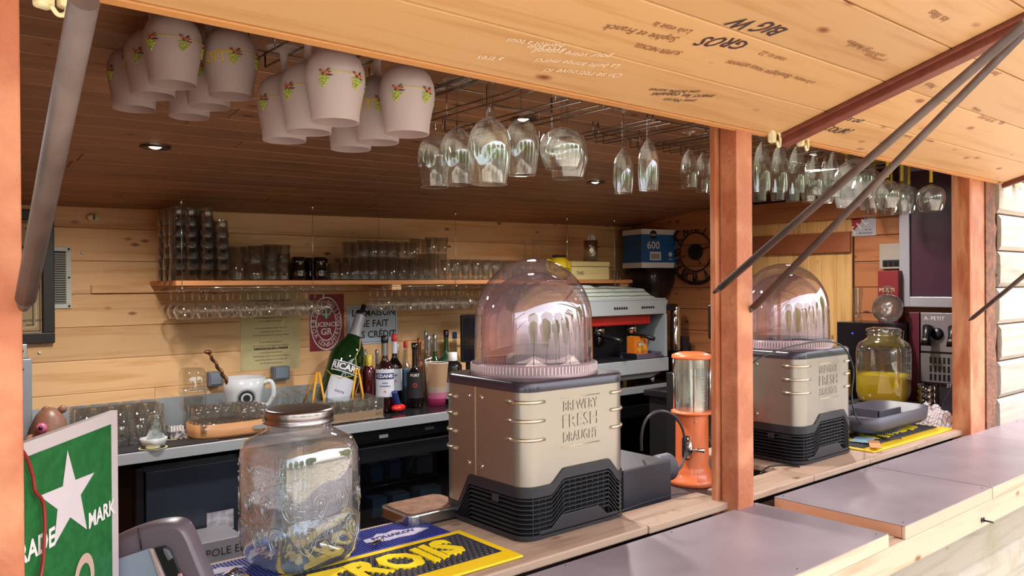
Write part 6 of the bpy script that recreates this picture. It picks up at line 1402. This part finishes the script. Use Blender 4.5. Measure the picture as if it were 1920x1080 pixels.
# phone / screen and socket behind the middle post
x_, y_ = P(1340, 600, Y=2.6).x, 2.6
t = thing('small_screen', 'small upright screen half hidden behind the middle post', 'screen', (P(1332, 600, Y=2.55).x, 2.55, zt(P(1332, 600, Y=2.55).x, 2.55, 700)))
zz = zt(t.location.x, 2.55, 636) - t.location.z; z_k = zt(t.location.x, 2.55, 570) - t.location.z
obj('case', MB().prism([(a, b + zz) for a, b in rrect(.10, z_k - zz, .014)], (0, 0, 0), X3, Z3, -.014), BLACK, t); obj('glass_front', MB().prism([(a + .012, b + zz + .014) for a, b in rrect(.076, z_k - zz - .028, .008)], (0, -.0012, 0), X3, Z3, -.001), mat('pale_screen', '7c8888', .2), t)
obj('stem', MB().cyl((.05, .006, 0), .009, zz + .004, 12), CHROME, t)
one('low_cabinet', MB().box((t.location.x - .12, 2.42, .14), (t.location.x + .36, 2.75, t.location.z - .002)), BLACKM, 'dark low cabinet behind the middle post', 'cabinet', bevel=.003)
# grey drip tray with ribbed foot
a, b = P(1600, 800, Z=ZC + .06), P(1725, 760, Z=ZC + .06); t = thing('drip_tray', 'large grey plastic drip tray on a ribbed foot on the right mat', 'drip tray', (3.35, 1.60, ZC + .0068), 0); DT = mat('tray_grey', '4c4a54', .45)
def prm(o): return [(x - .27 + .0, y - .13) for x, y in rrect(.56, .27, .07)]
ro = rrect(.56, .25, .075, 8); n = len(ro); vs = []
for (sx_, z_) in ((.86, .03), (.97, .045), (1.0, .095), (.965, .095), (.93, .052)):
    for x, y in ro: vs.append(((x - .28) * sx_, (y - .125) * sx_, z_))
m_ = MB().add(vs, [(j * n + i, j * n + (i + 1) % n, (j + 1) * n + (i + 1) % n, (j + 1) * n + i) for j in range(4) for i in range(n)], True); m_.f += [tuple(reversed(range(n))), tuple(4 * n + i for i in range(n))]; m_.sm += [False, False]; obj('tray_body', m_, DT, t)
obj('divider', MB().box((.02, -.005, .05), (.03, .11, .085)).box((.02, -.008, .05), (.22, .0, .08)), DT, t)
for i in range(26):
    a_ = pi + pi * i / 25; obj('foot_rib', MB().box((-.004, -.006, 0), (.004, .006, .034), Matrix.Translation((.0 + .13 * cos(a_), -.02 + .055 * sin(a_), 0))), DT, t)
obj('foot_core', MB().lathe([(.125, 0), (.125, .034)], 30, (0, -.02, 0), Matrix.Diagonal((1, .42, 1))), DT, t)
# leaflets under the tray
for i, (q, sz, c_, lab) in enumerate([((1622, 803), (.16, .09), 'b49ac0', 'lilac leaflet lying on the right bar mat'), ((1618, 826), (.12, .07), '9cc0d8', 'pale blue card lying on the right bar mat'), ((1640, 835), (.15, .04), 'c89060', 'orange-brown strip of paper lying on the right bar mat')]):
    p = P(*q, Z=ZC + .012); one('leaflet', MB().box((-sz[0] / 2, -sz[1] / 2, 0), (sz[0] / 2, sz[1] / 2, .0012)), mat('leaf' + c_, c_, .5), lab, 'leaflet', loc=(p.x, p.y, ZC + .0135 + .0015 * i), rot=(0, 0, .25 * i))
# checked cloth
p = P(1785, 790, Z=ZC); cl = MB(); k = 30; vs = []; rnd = random.Random(2)
for j in range(k + 1):
    for i in range(k + 1):
        u, v = i / k * 2 - 1, j / k * 2 - 1; r_ = max(abs(u), abs(v)); h_ = max(0, 1 - r_ ** 3) * (.045 + .02 * sin(u * 5 + v * 3) + .012 * sin(u * 13 - v * 9) + .02 * (u < 0)); vs.append((u * .15 * (1 + .08 * sin(v * 9)), v * .11 * (1 + .1 * sin(u * 7)), max(h_, .002)))
CK2 = bpy.data.materials.new('checked_cloth'); CK2.use_nodes = True; nt = CK2.node_tree; br = nt.nodes.new('ShaderNodeTexBrick'); br.inputs['Scale'].default_value = 34; br.offset = 0; br.inputs['Color1'].default_value = srgb('d8ccd0'); br.inputs['Color2'].default_value = srgb('d0c4c8'); br.inputs['Mortar'].default_value = srgb('5c4c5c'); br.inputs['Mortar Size'].default_value = .035; br.inputs['Brick Width'].default_value = .5; br.inputs['Row Height'].default_value = .5
tcn = nt.nodes.new('ShaderNodeTexCoord'); nt.links.new(tcn.outputs['Object'], br.inputs[0]); nt.links.new(br.outputs[0], nt.nodes['Principled BSDF'].inputs[0]); nt.nodes['Principled BSDF'].inputs['Roughness'].default_value = .9
m_ = MB().add(vs, [(j * (k + 1) + i, j * (k + 1) + i + 1, (j + 1) * (k + 1) + i + 1, (j + 1) * (k + 1) + i) for j in range(k) for i in range(k)], True)
one('checked_cloth', m_, CK2, 'crumpled white checked cloth beside the right post', 'cloth', loc=P(1783, 787, Z=ZC) - Vector((.10, -.02, 0)))
